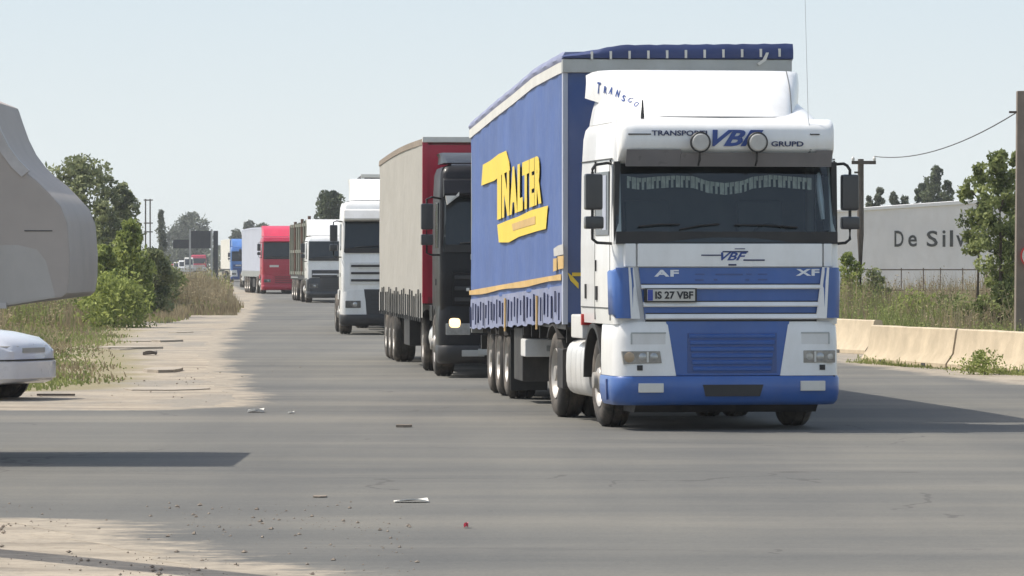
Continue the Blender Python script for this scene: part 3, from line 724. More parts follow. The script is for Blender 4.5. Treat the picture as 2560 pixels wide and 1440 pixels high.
bmp.loft(rg); bo = bmp.build('bumper', M['blue'], T, smooth=50)
q = MB(); q.prism([(fx(1745), fz(961)), (fx(1899), fz(961)), (fx(1890), fz(990)), (fx(1752), fz(990))], 'y', -0.096, -0.02); q.build('bumper_opening', M['black'], bo, smooth=0)
q = MB(); q.box(fx(1555), fx(2085), -0.02, 0.05, fz(942)-0.004, fz(942)+0.012); q.build('bumper_gap', M['black'], bo, smooth=0)
q = MB(); q.box(-1.245, -1.225, 0.30, 0.36, fz(1000), fz(948)); q.build('bumper_slot', M['blue_dark'], bo, smooth=0)
q = MB(); q.prism([(-0.02, 0.29), (0.75, 0.29), (0.75, 0.19), (0.12, 0.19)], 'x', -0.98, 0.98); q.box(-1.05, 1.05, 0.9, 1.1, 0.30, 0.48); q.box(-0.45, 0.45, 0.75, 6.2, 0.55, 0.85); q.box(-1.0, 1.0, 1.25, 1.45, 0.42, 0.56)
q.box(-0.6, 0.6, 0.6, 2.0, 0.45, 1.1); q.box(-0.9, 0.9, 4.38, 4.62, 0.42, 0.62)
q.build('chassis', M['chassis'], T, smooth=0)
for s in (-1, 1):
    wheel(T, s*1.0, 1.36, s, 0.5, True); wheel(T, s*0.98, 4.5, s, 0.5)
    wheel(T, s*0.66, 4.5, s, 0.5, rims=False)
    a = MB(); pts = [(1.38 + 0.60*math.cos(t*math.pi/12), 0.52 + 0.60*math.sin(t*math.pi/12)) for t in range(0, 13)]
    ins = [(1.38 + 0.55*math.cos(t*math.pi/12), 0.52 + 0.55*math.sin(t*math.pi/12)) for t in range(12, -1, -1)]
    a.prism(pts + ins, 'x', min(s*0.85, s*1.215), max(s*0.85, s*1.215)); a.build('wheel_arch', M['black'], T, smooth=40)
    a = MB(); pts = [(4.5 + 0.56*math.cos(t*math.pi/12), 0.52 + 0.55*math.sin(t*math.pi/12)) for t in range(3, 10)]
    ins = [(4.5 + 0.54*math.cos(t*math.pi/12), 0.52 + 0.53*math.sin(t*math.pi/12)) for t in range(9, 2, -1)]
    a.prism(pts + ins, 'x', min(s*0.58, s*1.16), max(s*0.58, s*1.05)); a.build('rear_mudguard', M['chassis'], T, smooth=40)
    # side skirt behind the front wheel, with a small red lamp
    a = MB(); a.box(min(s*1.08, s*1.225), max(s*1.08, s*1.225), 1.99, 2.75, 0.94, 1.20); a.build('side_skirt', M['white_dirty'], T, bevel=0.02)
    a = MB(); a.box(min(s*1.1, s*1.235), max(s*1.1, s*1.235), 1.97, 2.02, 1.09, 1.21); a.build('marker_lamp', M['red_lens'], T, smooth=0)
    if s < 0:
        rk = MB(); rk.box(-0.85, 0.85, 2.32, 2.62, 0.9, 3.35); rk.build('gap_light_blocker', M['chassis'], T, bevel=0.02)  # unseen box added to block sunlight through the gap behind the cab
    # bright banded fuel tank
    tk = MB(); prof = []
    y = 2.15
    def tring(y_, w_, h_):
        o_ = []
        for q_ in range(24):
            t_ = 2*math.pi*q_/24; c_, s_ = math.cos(t_), math.sin(t_)
            o_.append((s*0.90 + w_*math.copysign(abs(c_)**0.5, c_), y_, 0.60 + h_*math.copysign(abs(s_)**0.5, s_)))
        return o_
    rs_ = [tring(2.05, 0.24, 0.27), tring(2.08, 0.27, 0.30)]
    for q_ in range(4):
        y_ = 2.08 + q_*0.34
        rs_ += [tring(y_+0.02, 0.285, 0.312), tring(y_+0.24, 0.285, 0.312), tring(y_+0.26, 0.265, 0.295), tring(y_+0.32, 0.265, 0.295)]
    rs_ += [tring(3.44, 0.24, 0.27)]
    tk.loft(rs_)
    tko = tk.build('fuel_tank', M['chrome'], T, smooth=40)
    for q_ in range(4):
        y_ = 2.08 + q_*0.34; sb = MB(); sb.loft([tring(y_+0.262, 0.274, 0.304), tring(y_+0.318, 0.274, 0.304)]); sb.build('tank_strap', M['ink_grey'], tko, smooth=40)
    a = MB(); a.box(min(s*0.5,s*1.2), max(s*0.5,s*1.2), 3.5, 3.9, 0.35, 0.80); a.build('battery_box', M['chassis'], T, bevel=0.02)
    # mirrors
    y = 0.02; xo = (-1.525, -1.335) if s < 0 else (1.235, 1.42)
    xm = -1.44 if s < 0 else 1.33
    m1 = MB(); m1.box(xo[0], xo[1], y-0.06, y+0.07, fz(526), fz(435)); mo = m1.build('mirror', M['charcoal'], T, bevel=0.03)
    m1 = MB(); m1.box(xo[0]+0.02, xo[1]-0.02, y+0.071, y+0.075, fz(520), fz(441)); m1.build('mirror_glass', M['lamp'], mo, smooth=0)
    m1 = MB(); m1.box(xo[0], xo[1]+0.01, y-0.06, y+0.07, fz(573), fz(541)); m1.build('mirror', M['charcoal'], T, bevel=0.025)
    xp = s*1.21
    ar = MB(); ar.tube([(xp, 0.2, fz(409)), (xp + s*0.06, 0.06, fz(408)), (xm - s*0.0 - s*0.03, y, fz(413)), (xm, y, fz(424)), (xm, y, fz(440))], 0.017, 6)
    ar.tube([(xm, y, fz(430)), (xm, y, fz(545))], 0.017, 6)
    ar.build('mirror_arm', M['black'], T); ar = MB()
    ar.tube([(xm, y, fz(570)), (xm + s*0.0, y, fz(598)), (xm - s*0.05, y, fz(607)), (xp, 0.14, fz(609))], 0.017, 6)
    ar.build('mirror_arm', M['black'], T)

# ================================================================== the leading truck's trailer
TF_Y = 51.6
TYAW = R(4.95)
TX = (1408 - 1280) * TF_Y / F
sn, cs = math.sin(TYAW), math.cos(TYAW)
TL, TW = 13.6, 2.58
PITCH = 0.27 / 13.6
def side_sz(px, py):          # a point of the trailer's long side: metres behind its front edge, height in the trailer's own frame
    s = (F*TX - (px - 1280)*TF_Y) / (F*sn + (px - 1280)*cs)
    Y = TF_Y + cs*s
    return s, EYE + (HOR - py)*Y/F + PITCH*s
origin = Vector((TX + cs*TW/2, TF_Y + sn*TW/2, 0))
TR = empty('semi_trailer', 'blue curtain-sided trailer with a yellow printed logo, coupled behind the white and blue cab', 'trailer', origin, TYAW, 'trailers in the truck queue')
# the load space tilts: front end carried higher on the coupling
def tp(z, y): return z - PITCH * y
def tilt(o):
    for v in o.data.vertices: v.co.z = tp(v.co.z, v.co.y)
    return o
hw = TW / 2
top = [(0.0, 4.135), (0.35, 4.15)]
for px, py in ((1395,134.5),(1375,146),(1333.6,170),(1300,199),(1281.5,215),(1238,250),(1205,279),(1177,303)):
    s_, z_ = side_sz(px, py); top.append((s_, z_))
top = [(s_, z_) for s_, z_ in top if s_ < TL] + [(TL, top[-1][1])]
def ztop(y): return lerp_tab(top, y)
ys = [TL*k/54 for k in range(55)]
# roof tarpaulin edge, rail and curtain follow the same swept line
rf = MB()
rf.loft([[(-hw-0.005, y, ztop(y)-0.11), (-hw-0.02, y, ztop(y)-0.07+0.004*math.sin(y*7)), (-hw+0.02, y, ztop(y)+0.003*math.sin(y*5)), (0, y, ztop(y)+0.03+0.01*math.sin(y*2.2)), (hw-0.02, y, ztop(y)+0.003*math.sin(y*5)), (hw+0.02, y, ztop(y)-0.07), (hw+0.005, y, ztop(y)-0.11), (hw-0.06, y, ztop(y)-0.10), (-hw+0.06, y, ztop(y)-0.10)] for y in ys])
tilt(rf.build('roof_tarpaulin', M['roof_tarp'], TR, smooth=50))
for s in (-1, 1):
    rl = MB(); rl.loft([[(s*(hw-0.05), y, ztop(y)-0.112), (s*(hw+0.006), y, ztop(y)-0.112), (s*(hw+0.006), y, ztop(y)-0.235), (s*(hw-0.05), y, ztop(y)-0.235)] for y in ys])
    tilt(rl.build('roof_rail', M['alu_pale'], TR, smooth=0))
    cu = MB(); zs = 14; rows_ = []
    for y in [0.10 + (TL-0.2)*k/80 for k in range(81)]:
        rows_.append([(s*(hw - 0.010 + 0.012*noise.noise((y*0.55, j*0.35, s)) + 0.006*math.sin(y*4.6)), y, 1.50 + (ztop(y)-0.235-1.50)*j/zs) for j in range(zs+1)])
    cu.loft(rows_, closed=False, caps=False)
    cuo = tilt(cu.build('curtain', M['curtain_blue'], TR, smooth=60))
    vl = MB(); rows_ = [[(s*(hw - 0.004 + 0.010*noise.noise((y*1.8, 4.0, s)) + 0.012*(1-j/4)*math.sin(y*9)), y, 1.10 + 0.012*math.sin(y*6.2)*(1-j/4) + (1.52-1.10)*j/4) for j in range(5)] for y in [0.12 + (TL-0.24)*k/160 for k in range(161)]]
    vl.loft(rows_, closed=False, caps=False)
    vlo = tilt(vl.build('curtain_skirt', M['curtain_pale'], TR, smooth=60))
    pt = MB(); pt.box(min(s*(hw-0.05), s*(hw+0.004)), max(s*(hw-0.05), s*(hw+0.004)), -0.02, 0.11, 1.08, 3.97); tilt(pt.build('corner_post', M['pale_blue_tarp'], TR, smooth=0))
    for k in range(30):
        y = 0.38 + k*0.445
        yel = k in (6, 16)
        st = MB(); w = 0.055 if not yel else 0.10
        xa = s*(hw + (0.018 if not yel else 0.022)); 
        st.box(min(s*(hw+0.004), xa), max(s*(hw+0.004), xa), y, y+w, 1.13+0.10*math.sin(k*1.3)**2 if not yel else 1.04, 1.44 + 0.03*math.sin(k*2.1))
        tilt(st.build('strap', M['orange'] if yel else M['ink_navy'], TR, smooth=0))
    sl = MB(); sl.loft([[(s*(hw+0.010+0.010*noise.noise((y*1.8, 4.0, s))), y, 1.575+0.01*math.sin(y)), (s*(hw+0.016+0.010*noise.noise((y*1.8, 4.0, s))), y, 1.575+0.01*math.sin(y)), (s*(hw+0.016), y, 1.645), (s*(hw+0.010), y, 1.645)] for y in [0.1+(TL-0.2)*k/60 for k in range(61)]])
    tilt(sl.build('orange_stripe', M['orange'], TR, smooth=0))
    # printed logo
    def patch(pix, mat, name, off=0.016):
        pts = [side_sz(*p) for p in pix]
        m_ = MB(); m_.add([(s*(hw+off), y, z) for y, z in pts], [tuple(range(len(pts)))])
        m_.add([(s*(hw+off-0.004), y, z) for y, z in pts], [tuple(range(len(pts)))])
        return tilt(m_.build(name, mat, TR, smooth=0))
    patch([(1206,464),(1210,412),(1228,402),(1250,385),(1268,377),(1276,405),(1278,426),(1258,436),(1238,452),(1219,459)], M['yellow'], 'logo_flag')
    patch([(1246,562),(1270,552),(1300,541),(1330,526),(1373,514),(1368,572),(1345,578),(1300,592),(1275,606),(1250,606)], M['yellow'], 'logo_bar')
    patch([(1283,560),(1342,540),(1342,560),(1300,572),(1286,577)], M['orange'], 'logo_bar_print', 0.020)
    patch([(1388,622),(1399,614),(1412,610),(1413,636),(1389,641)], M['cover'], 'small_sign', 0.020)
    patch([(1398,641),(1413,639),(1413,671),(1399,674)], M['orange'], 'small_sign', 0.020)
    patch([(1387,647),(1396,645),(1396,676),(1387,679)], M['orange'], 'small_sign', 0.020)
    # the letters of the logo, each fitted between two rows of the print
    for ch, p0, p1 in (("I",1246,1256),("N",1258,1276),("A",1277,1296),("L",1297,1310),("T",1309,1326),("E",1327,1339),("R",1340,1356)):
        t0, b0, t1, b1 = [(r0 + (r1 - r0)*(pp_ - 1246)/110.0) for pp_, r0, r1 in ((p0, 434, 386), (p0, 550, 508), (p1, 434, 386), (p1, 550, 508))]
        me = text_mesh(ch, 1.0, 1.0, M['yellow'], 'logo_letter', bold=0.07, depth=0.004)
        for v in me.vertices:
            u, q = v.co.x + 0.5, v.co.y + 0.5
            px = p0 + (p1 - p0)*u; pt_ = t0 + (t1-t0)*u; pb = b0 + (b1-b0)*u
            y, z = side_sz(px, pb + (pt_ - pb)*q)
            v.co = (s*(hw+0.013+v.co.z), y if s < 0 else 9.8 - y, z)
        o = bpy.data.objects.new('logo_letter', me); C.objects.link(o); o.parent = TR; tilt(o)
# front wall and header
fw = MB(); fw.box(-hw+0.05, hw-0.05, 0.0, 0.06, 1.05, 3.96); tilt(fw.build('front_wall', M['blue_dark'], TR, smooth=0))
hd = MB(); hd.box(-hw-0.012, hw-0.0, -0.07, 0.10, 3.90, 4.055); hdo = tilt(hd.build('header_beam', M['alu'], TR, bevel=0.012))
hd = MB(); rg = []
for k in range(33):
    x = -hw - 0.01 + (TW + 0.02)*k/32; t = k/32
    zt = 4.12 + 0.115*min(1, t*4) - 0.03*(1-t) + 0.004*math.sin(k*2.3)
    rg.append([(x, -0.085-0.02*math.sin(k*1.9)**2, 4.062), (x, -0.105, (4.062+zt)/2), (x, -0.06, zt), (x, 0.25, zt), (x, 0.25, 4.07)])
hd.loft(rg); tilt(hd.build('rolled_tarpaulin', M['tarp_navy'], TR, smooth=50))
for k in range(11):
    x = -hw + 0.30 + k*0.212
    lo = MB(); lo.box(x, x+0.026, -0.115, -0.09, 4.045+0.004*k, 4.135+0.004*k); tilt(lo.build('tarpaulin_loop', M['alu_pale'], TR, smooth=0))
lo = MB(); lo.prism([(hw-0.38, 3.985), (hw-0.30, 4.04), (hw-0.27, 4.13), (hw-0.30, 4.13), (hw-0.34, 4.05), (hw-0.40, 4.01)], 'y', -0.12, -0.09); tilt(lo.build('loose_flap', M['alu_pale'], TR, smooth=0))
lo = MB(); lo.box(-hw+0.10, -hw+0.20, -0.03, 0.0, 1.62, 1.66); lo.prism([(-hw+0.05, 1.66), (-hw+0.10, 1.62), (-hw+0.17, 1.54), (-hw+0.17, 1.48), (-hw+0.08, 1.57)], 'y', -0.03, -0.005); tilt(lo.build('yellow_tab', M['yellow'], TR, smooth=0))
rd = MB(); rd.box(-hw+0.02, hw-0.02, TL-0.08, TL, 1.05, 3.85); tilt(rd.build('rear_door', M['alu'], TR, bevel=0.01))
fl = MB(); fl.box(-hw+0.03, hw-0.03, 0.0, TL-0.1, 1.02, 1.10)
fl.box(-0.55, -0.40, 0.6, TL-0.2, 0.70, 1.02); fl.box(0.40, 0.55, 0.6, TL-0.2, 0.70, 1.02)
for k in range(12): fl.box(-hw+0.1, hw-0.1, 0.6+k*1.1, 0.68+k*1.1, 0.86, 1.02)
fl.box(-hw+0.15, hw-0.15, TL-0.25, TL-0.1, 0.55, 0.75)
fl.build('trailer_chassis', M['chassis'], TR, smooth=0)
for yy in (8.5, 9.8, 11.1):
    ax_ = MB(); ax_.lathe([(-1.0, 0), (-1.0, 0.08), (1.0, 0.08), (1.0, 0)], 10, c=(0, yy, 0.5)); ax_.build('axle', M['chassis'], TR)
    for s in (-1, 1):
        wheel(TR, s*1.02, yy, s, 0.5, width=1.25)
        mg_ = MB(); pts = [(yy + 0.58*math.cos(t*math.pi/10), 0.50 + 0.56*math.sin(t*math.pi/10)) for t in range(2, 9)]
        ins = [(yy + 0.55*math.cos(t*math.pi/10), 0.50 + 0.53*math.sin(t*math.pi/10)) for t in range(8, 1, -1)]
        mg_.prism(pts+ins, 'x', min(s*0.92, s*1.27), max(s*0.92, s*1.27)); mg_.build('mudguard', M['chassis'], TR, smooth=40)
for s in (-1, 1):
    lg = MB(); lg.box(min(s*0.85,s*1.0), max(s*0.85,s*1.0), 2.6, 2.75, 0.25, 1.0); lg.box(min(s*0.8,s*1.06), max(s*0.8,s*1.06), 2.52, 2.83, 0.2, 0.25); lg.build('landing_leg', M['chassis'], TR, smooth=0)
    bx = MB(); bx.box(min(s*0.62,s*1.22), max(s*0.62,s*1.24), 5.6, 6.2, 0.60, 0.82); b = bx.build('tool_box', M['white_dirty'], TR, bevel=0.02)
    bx = MB(); bx.box(min(s*0.62,s*1.20), max(s*0.62,s*1.20), 6.2, 7.4, 0.28, 0.95); bx.build('pallet_box', M['chassis'], TR, bevel=0.02)
    bx = MB(); bx.box(min(s*0.86,s*0.95), max(s*0.86,s*0.95), 5.59, 5.6, 0.67, 0.74); bx.build('box_latch', M['alu'], b, smooth=0)
    fp = MB(); fp.box(min(s*0.72,s*1.20), max(s*0.72,s*1.20), 7.9, 7.93, 0.12, 0.90); fp.build('mud_flap', M['black'], TR, smooth=0)

# ================================================================== the other queueing trucks
def tractor(name, label, px_left, Y, yaw, sp, cat='truck', group='trucks queueing along the road'):
    """simpler cab-over tractor; sp holds its paint and heights"""
    hw = 1.23
    yaw = R(yaw)
    xl = (px_left - 1280)*Y/F
    loc = Vector((xl + hw*math.cos(yaw), Y + hw*math.sin(yaw), 0))
    t = empty(name, label, cat, loc, yaw, group)
    body, low, trim = M[sp['body']], M[sp['low']], M[sp['trim']]
    zr = sp['roof']; zw0, zw1 = sp['ws']; dep = sp.get('dep', 2.1)
    c = MB(); rg = [ring(z, h_, y, dep, 0.11, (0.3, 1.05)) for z, h_, y in [(0.95, hw-0.03, 0.03), (1.2, hw-0.02, 0.0), (zw0, hw-0.02, 0.0), (zw1, hw-0.03, 0.16), (zr-0.16, hw-0.05, 0.20), (zr-0.05, hw-0.09, 0.26), (zr, hw-0.22, 0.40)]]
    c.loft(rg); c.build('cab', body, t, smooth=50)
    w = MB(); sl = 0.16/(zw1-zw0)
    w.loft([[(-hw+0.05, 0.045, zw0), (-hw+0.11, -0.02, zw0), (hw-0.11, -0.02, zw0), (hw-0.05, 0.045, zw0), (hw-0.05, 0.3, zw0), (-hw+0.05, 0.3, zw0)],
            [(-hw+0.07, 0.205, zw1), (-hw+0.13, 0.14, zw1), (hw-0.13, 0.14, zw1), (hw-0.07, 0.205, zw1), (hw-0.07, 0.4, zw1), (-hw+0.07, 0.4, zw1)]])
    wo = w.build('windscreen', M['dark_glass'], t, smooth=30)
    w = MB(); w.box(-hw+0.10, hw-0.10, -0.035, 0.05, zw0-0.02, zw0+0.10); w.build('windscreen_surround', M['black'], t, smooth=0)
    w = MB()
    for a, b in ((-0.9, -0.2), (-0.1, 0.75)): w.tube([(a, -0.045, zw0+0.12), (b, -0.035, zw0+0.17)], 0.012, 5)
    w.build('wiper', M['black'], t)
    for s in (-1, 1):
        w = MB(); w.box(min(s*(hw-0.03), s*(hw-0.008)), max(s*(hw-0.03), s*(hw-0.008)), 0.36, 1.0, zw0+0.05, zw1-0.08); w.build('door_window', M['dark_glass'], t, bevel=0.01)
        w = MB(); w.box(min(s*(hw-0.03), s*(hw-0.006)), max(s*(hw-0.03), s*(hw-0.006)), 0.92, 1.04, 1.42, 1.52); w.build('door_handle', M['black'], t, smooth=0)
        m1 = MB(); m1.box(min(s*(hw+0.08), s*(hw+0.27)), max(s*(hw+0.08), s*(hw+0.27)), -0.06, 0.08, zw1-0.50, zw1-0.10); m1.build('mirror', M['charcoal'], t, bevel=0.025)
        m1 = MB(); m1.box(min(s*(hw+0.08), s*(hw+0.27)), max(s*(hw+0.08), s*(hw+0.27)), -0.06, 0.08, zw1-0.74, zw1-0.57); m1.build('mirror', M['charcoal'], t, bevel=0.025)
        ar = MB(); ar.tube([(s*(hw-0.04), 0.2, zw1-0.02), (s*(hw+0.10), 0.02, zw1), (s*(hw+0.18), 0.0, zw1-0.03), (s*(hw+0.18), 0.0, zw1-0.86), (s*(hw+0.1), 0.02, zw1-0.89), (s*(hw-0.04), 0.16, zw1-0.89)], 0.017, 6); ar.build('mirror_arm', M['black'], t)
    # front panel, grille and bars
    g0, g1 = sp.get('grille', (1.12, zw0-0.32))
    gm = MB(); gm.box(-hw+0.22, hw-0.22, -0.03, 0.1, g0, g1); go = gm.build('grille', trim, t, bevel=0.01)
    nb = sp.get('bars', 3)
    for k in range(nb):
        z = g0 + (g1-g0)*(k+0.35)/nb
        b = MB(); b.box(-hw+0.25, hw-0.25, -0.055, -0.02, z, z+0.055); b.build('grille_bar', M[sp.get('bar', sp['body'])], go, bevel=0.006)
    b = MB(); b.box(-0.80, -0.28, -0.05, -0.028, g1-0.16, g1-0.04) if sp.get('plate_left', 1) else b.box(0.1, 0.62, -0.07, -0.05, g0+0.05, g0+0.17)
    b.build('number_plate', M['plate'], t, smooth=0)
    # lower lamp panels, radiator panel, bumper
    for s in (-1, 1):
        lp = MB()
        def lr(z, xi, xo, yf, r=0.17):
            p = [(s*xi, yf, z)]
            for k in range(6): a = -math.pi/2 + math.pi/2*k/5; p.append((s*(xo-r+r*math.cos(a)), yf+r+r*math.sin(a), z))
            return p + [(s*xo, 0.8, z), (s*(xo-0.06), 0.8, z), (s*xi, 0.12, z)]
        lp.loft([lr(0.50, 0.60, hw, -0.03), lr(0.80, 0.62, hw, -0.03), lr(1.10, 0.66, hw-0.02, 0.0)])
        lpo = lp.build('lamp_panel', low, t, smooth=45)
        hl = MB(); hl.box(min(s*0.74, s*1.12), max(s*0.74, s*1.12), -0.045, 0.02, 0.66, 0.84)
        on = sp.get('lit') == s
        hl.build('headlight', M['lamp_dark'] if not on else M['lamp'], lpo, bevel=0.015)
        if on:
            hh = MB(); hh.loft([[(s*0.98+w_*math.copysign(abs(math.cos(k*0.3927))**0.6, math.cos(k*0.3927)), y_, 0.845+w_*0.85*math.copysign(abs(math.sin(k*0.3927))**0.6, math.sin(k*0.3927))) for k in range(16)] for y_, w_ in ((-0.03, 0.088), (-0.055, 0.083), (-0.066, 0.05))]); hh.build('lit_headlight', M['headlight_on'], lpo, smooth=50)
        else:
            hh = MB(); hh.lathe([(-0.06, 0.0), (-0.055, 0.05), (-0.04, 0.065)], 12, axis='y', c=(s*0.88, 0, 0.75)); hh.build('headlight_lens', M['lamp'], lpo, smooth=50)
        st = MB(); st.box(min(s*1.02, s*(hw-0.01)), max(s*1.02, s*(hw-0.01)), 2.0, 2.7, 0.85, 1.1); st.build('side_skirt', low, t, bevel=0.02)
    rp = MB(); rp.prism([(-0.66, 1.12), (0.66, 1.12), (0.60, 0.50), (-0.60, 0.50)], 'y', -0.02, 0.12); ro = rp.build('radiator_panel', M[sp.get('rad', sp['trim'])], t, bevel=0.01)
    for k in range(4):
        b = MB(); b.box(-0.5, 0.5, -0.035, -0.015, 0.62+k*0.11, 0.655+k*0.11); b.build('radiator_slat', M['black'], ro, smooth=0)
    bm_ = MB(); rg = []
    for z, k, yf in ((0.22, 0.97, -0.01), (0.28, 1.0, -0.07), (0.46, 1.0, -0.08), (0.50, 0.99, -0.06)):
        h2 = (hw+0.01)*k; r = 0.2; p = []
        for k2 in range(6): a = -math.pi/2 + math.pi/2*k2/5; p.append((h2-r+r*math.cos(a), yf+r+r*math.sin(a), z))
        p += [(h2, 0.75, z), (-h2, 0.75, z)]
        for k2 in range(6): a = math.pi + math.pi/2*k2/5; p.append((-(h2-r)+r*math.cos(a), yf+r+r*math.sin(a), z))
        rg.append(p)
    bm_.loft(rg); bo = bm_.build('bumper', M[sp['bumper']], t, smooth=50)
    if sp.get('steps'):
        for cx, w_ in ((-0.7, 0.35), (0.25, 0.45)):
            b = MB(); b.box(cx-w_/2, cx+w_/2, -0.10, -0.06, 0.33, 0.43); b.build('bumper_lamp', M['alu'], bo, bevel=0.01)
    # visor and spoiler
    if sp.get('visor'):
        v = MB(); vp = [(0.22, zw1-0.02), (-0.10, zw1+0.02), (-0.13, zw1+0.06), (-0.02, zw1+0.26), (0.25, zw1+0.30)]
        v.prism(vp, 'x', -hw+0.08, hw-0.08); v.build('visor_panel', M[sp['visor']], t, bevel=0.012)
    if sp.get('spoiler'):
        zt = sp['spoiler']; v = MB(); z0 = zr + 0.02; spw = sp.get('spw', 1.0)
        v.loft([[(-1.05, 0.55, z0), (1.05, 0.55, z0), (1.10, 0.8, z0), (1.12, 2.1, z0), (-1.12, 2.1, z0), (-1.10, 0.8, z0)],
                [(-1.08, 1.00, z0+(zt-z0)*0.6), (1.08, 1.00, z0+(zt-z0)*0.6), (1.10, 1.25, z0+(zt-z0)*0.6), (1.11, 2.1, z0+(zt-z0)*0.6), (-1.11, 2.1, z0+(zt-z0)*0.6), (-1.10, 1.25, z0+(zt-z0)*0.6)],
                [(-1.08, 1.55, zt), (1.08, 1.55, zt), (1.13, 1.7, zt-0.01), (1.14, 2.1, zt-0.02), (-1.14, 2.1, zt-0.02), (-1.13, 1.7, zt-0.01)]])
        v.v = [(x_*spw, y_, z_) for x_, y_, z_ in v.v]
        v.build('roof_spoiler', M[sp.get('spmat', sp['body'])], t, smooth=50)
    ch = MB(); ch.box(-0.45, 0.45, 0.7, 6.0, 0.55, 0.85); ch.box(-0.95, 0.95, 1.2, 1.4, 0.4, 0.55); ch.box(-0.95, 0.95, 4.8, 5.0, 0.4, 0.6); ch.box(-0.9, 0.9, 0.3, 1.0, 0.3, 0.5)
    ch.build('chassis', M['chassis'], t, smooth=0)
    for s in (-1, 1):
        wheel(t, s*1.07, 1.35, s, 0.5, True); wheel(t, s*1.06, 4.9, s, 0.5)
        wa = MB(); pts = [(1.35 + 0.60*math.cos(k*math.pi/10), 0.52 + 0.58*math.sin(k*math.pi/10)) for k in range(11)]
        ins = [(1.35 + 0.55*math.cos(k*math.pi/10), 0.52 + 0.54*math.sin(k*math.pi/10)) for k in range(10, -1, -1)]
        wa.prism(pts+ins, 'x', min(s*0.85, s*1.215), max(s*0.85, s*1.215)); wa.build('wheel_arch', M['black'], t, smooth=40)
        tk = MB(); tk.lathe([(2.1,0),(2.1,0.27),(2.13,0.30),(3.3,0.30),(3.33,0.27),(3.33,0)], 18, axis='y', c=(s*0.9, 0, 0.58)); tk.build('fuel_tank', M['chrome'], t, smooth=40)
    return t

def trailer(name, label, px_left, Y, yaw, L, z0, z1, side, front, z1r=None, skirt=None, straps=0, roof='alu_pale', posts=True, wheels=3, group='trailers in the truck queue', hw=1.275):
    yaw = R(yaw); xl = (px_left - 1280)*Y/F
    t = empty(name, label, 'trailer', Vector((xl + hw*math.cos(yaw), Y + hw*math.sin(yaw), 0)), yaw, group)
    z1r = z1r or z1
    def zt(y): return z1 + (z1r-z1)*y/L + 0.05*math.sin(math.pi*min(1, y/L*1.0))
    ys = [L*k/24 for k in range(25)]
    r = MB(); r.loft([[(-hw-0.01, y, zt(y)-0.10), (-hw, y, zt(y)), (0, y, zt(y)+0.04), (hw, y, zt(y)), (hw+0.01, y, zt(y)-0.10)] for y in ys]); r.build('roof_tarpaulin', M[roof], t, smooth=40)
    for s in (-1, 1):
        c = MB(); rows_ = [[(s*(hw-0.004+0.012*noise.noise((y*0.6, j*0.4, s+5))), y, z0 + (zt(y)-0.10-z0)*j/10) for j in range(11)] for y in [0.08+(L-0.16)*k/60 for k in range(61)]]
        c.loft(rows_, closed=False, caps=False); c.build('curtain', M[side], t, smooth=60)
        if posts:
            p = MB(); p.box(min(s*(hw-0.08), s*(hw+0.006)), max(s*(hw-0.08), s*(hw+0.006)), -0.02, 0.09, z0-0.1, z1-0.05); p.build('corner_post', M[front], t, smooth=0)
        if skirt:
            c = MB(); rows_ = [[(s*(hw+0.004+0.012*noise.noise((y*1.5, 2, s))), y, z0-0.34+0.34*j/2 + (0.012*math.sin(y*6) if j == 0 else 0)) for j in range(3)] for y in [0.08+(L-0.16)*k/80 for k in range(81)]]
            c.loft(rows_, closed=False, caps=False); c.build('curtain_skirt', M[skirt], t, smooth=60)
        for k in range(straps):
            y = 0.3 + k*(L-0.6)/straps
            st = MB(); st.box(min(s*(hw+0.01), s*(hw+0.03)), max(s*(hw+0.01), s*(hw+0.03)), y, y+0.09, z0-0.40, z0+0.06+0.06*math.sin(k*1.7)); st.build('strap', M['ink_grey'], t, smooth=0)
    f_ = MB(); f_.box(-hw+0.05, hw-0.05, 0, 0.06, z0-0.1, z1-0.02); f_.build('front_wall', M[front], t, smooth=0)
    f_ = MB(); f_.box(-hw-0.005, hw+0.005, -0.04, 0.10, z1-0.06, z1+0.03); f_.build('header_beam', M['alu_pale'], t, bevel=0.01)
    f_ = MB(); f_.box(-hw+0.02, hw-0.02, L-0.06, L, z0, z1r-0.05); f_.build('rear_door', M['alu'], t, smooth=0)
    f_ = MB(); f_.box(-hw+0.03, hw-0.03, 0, L, z0-0.12, z0+0.0); f_.box(-0.5, 0.5, 0.5, L-0.3, 0.65, z0-0.1); f_.build('trailer_chassis', M['chassis'], t, smooth=0)
    for k in range(wheels):
        for s in (-1, 1): wheel(t, s*1.08, L-2.2-1.3*k, s, 0.5, width=1.25)
    for s in (-1, 1):
        b = MB(); b.box(min(s*0.7, s*1.2), max(s*0.7, s*1.2), 5.0, 6.6, 0.35, 0.85); b.build('pallet_box', M['chassis'], t, bevel=0.02)
        b = MB(); b.box(min(s*0.85, s*1.0), max(s*0.85, s*1.0), 2.5, 2.65, 0.2, z0); b.build('landing_leg', M['chassis'], t, smooth=0)
    return t

# second in the queue: charcoal cab, grey-beige trailer with a red front
DT = tractor('truck_tractor', 'charcoal truck cab with one lit headlight, second in the queue behind the blue trailer', 1096, 70.7, 4.2,
        dict(body='black_paint', low='black_paint', trim='black_paint', bumper='black', roof=3.30, ws=(1.95, 2.78), bars=3, bar='charcoal', visor='black_paint', spoiler=3.50, lit=-1, steps=1, plate_left=0))
trailer('semi_trailer', 'grey-beige curtain trailer with a red front wall behind the charcoal cab', 1057, 73.7, 4.6, 13.6, 1.22, 3.76, 'grey_curtain', 'red', 3.70, 'cover', 22, 'stone')
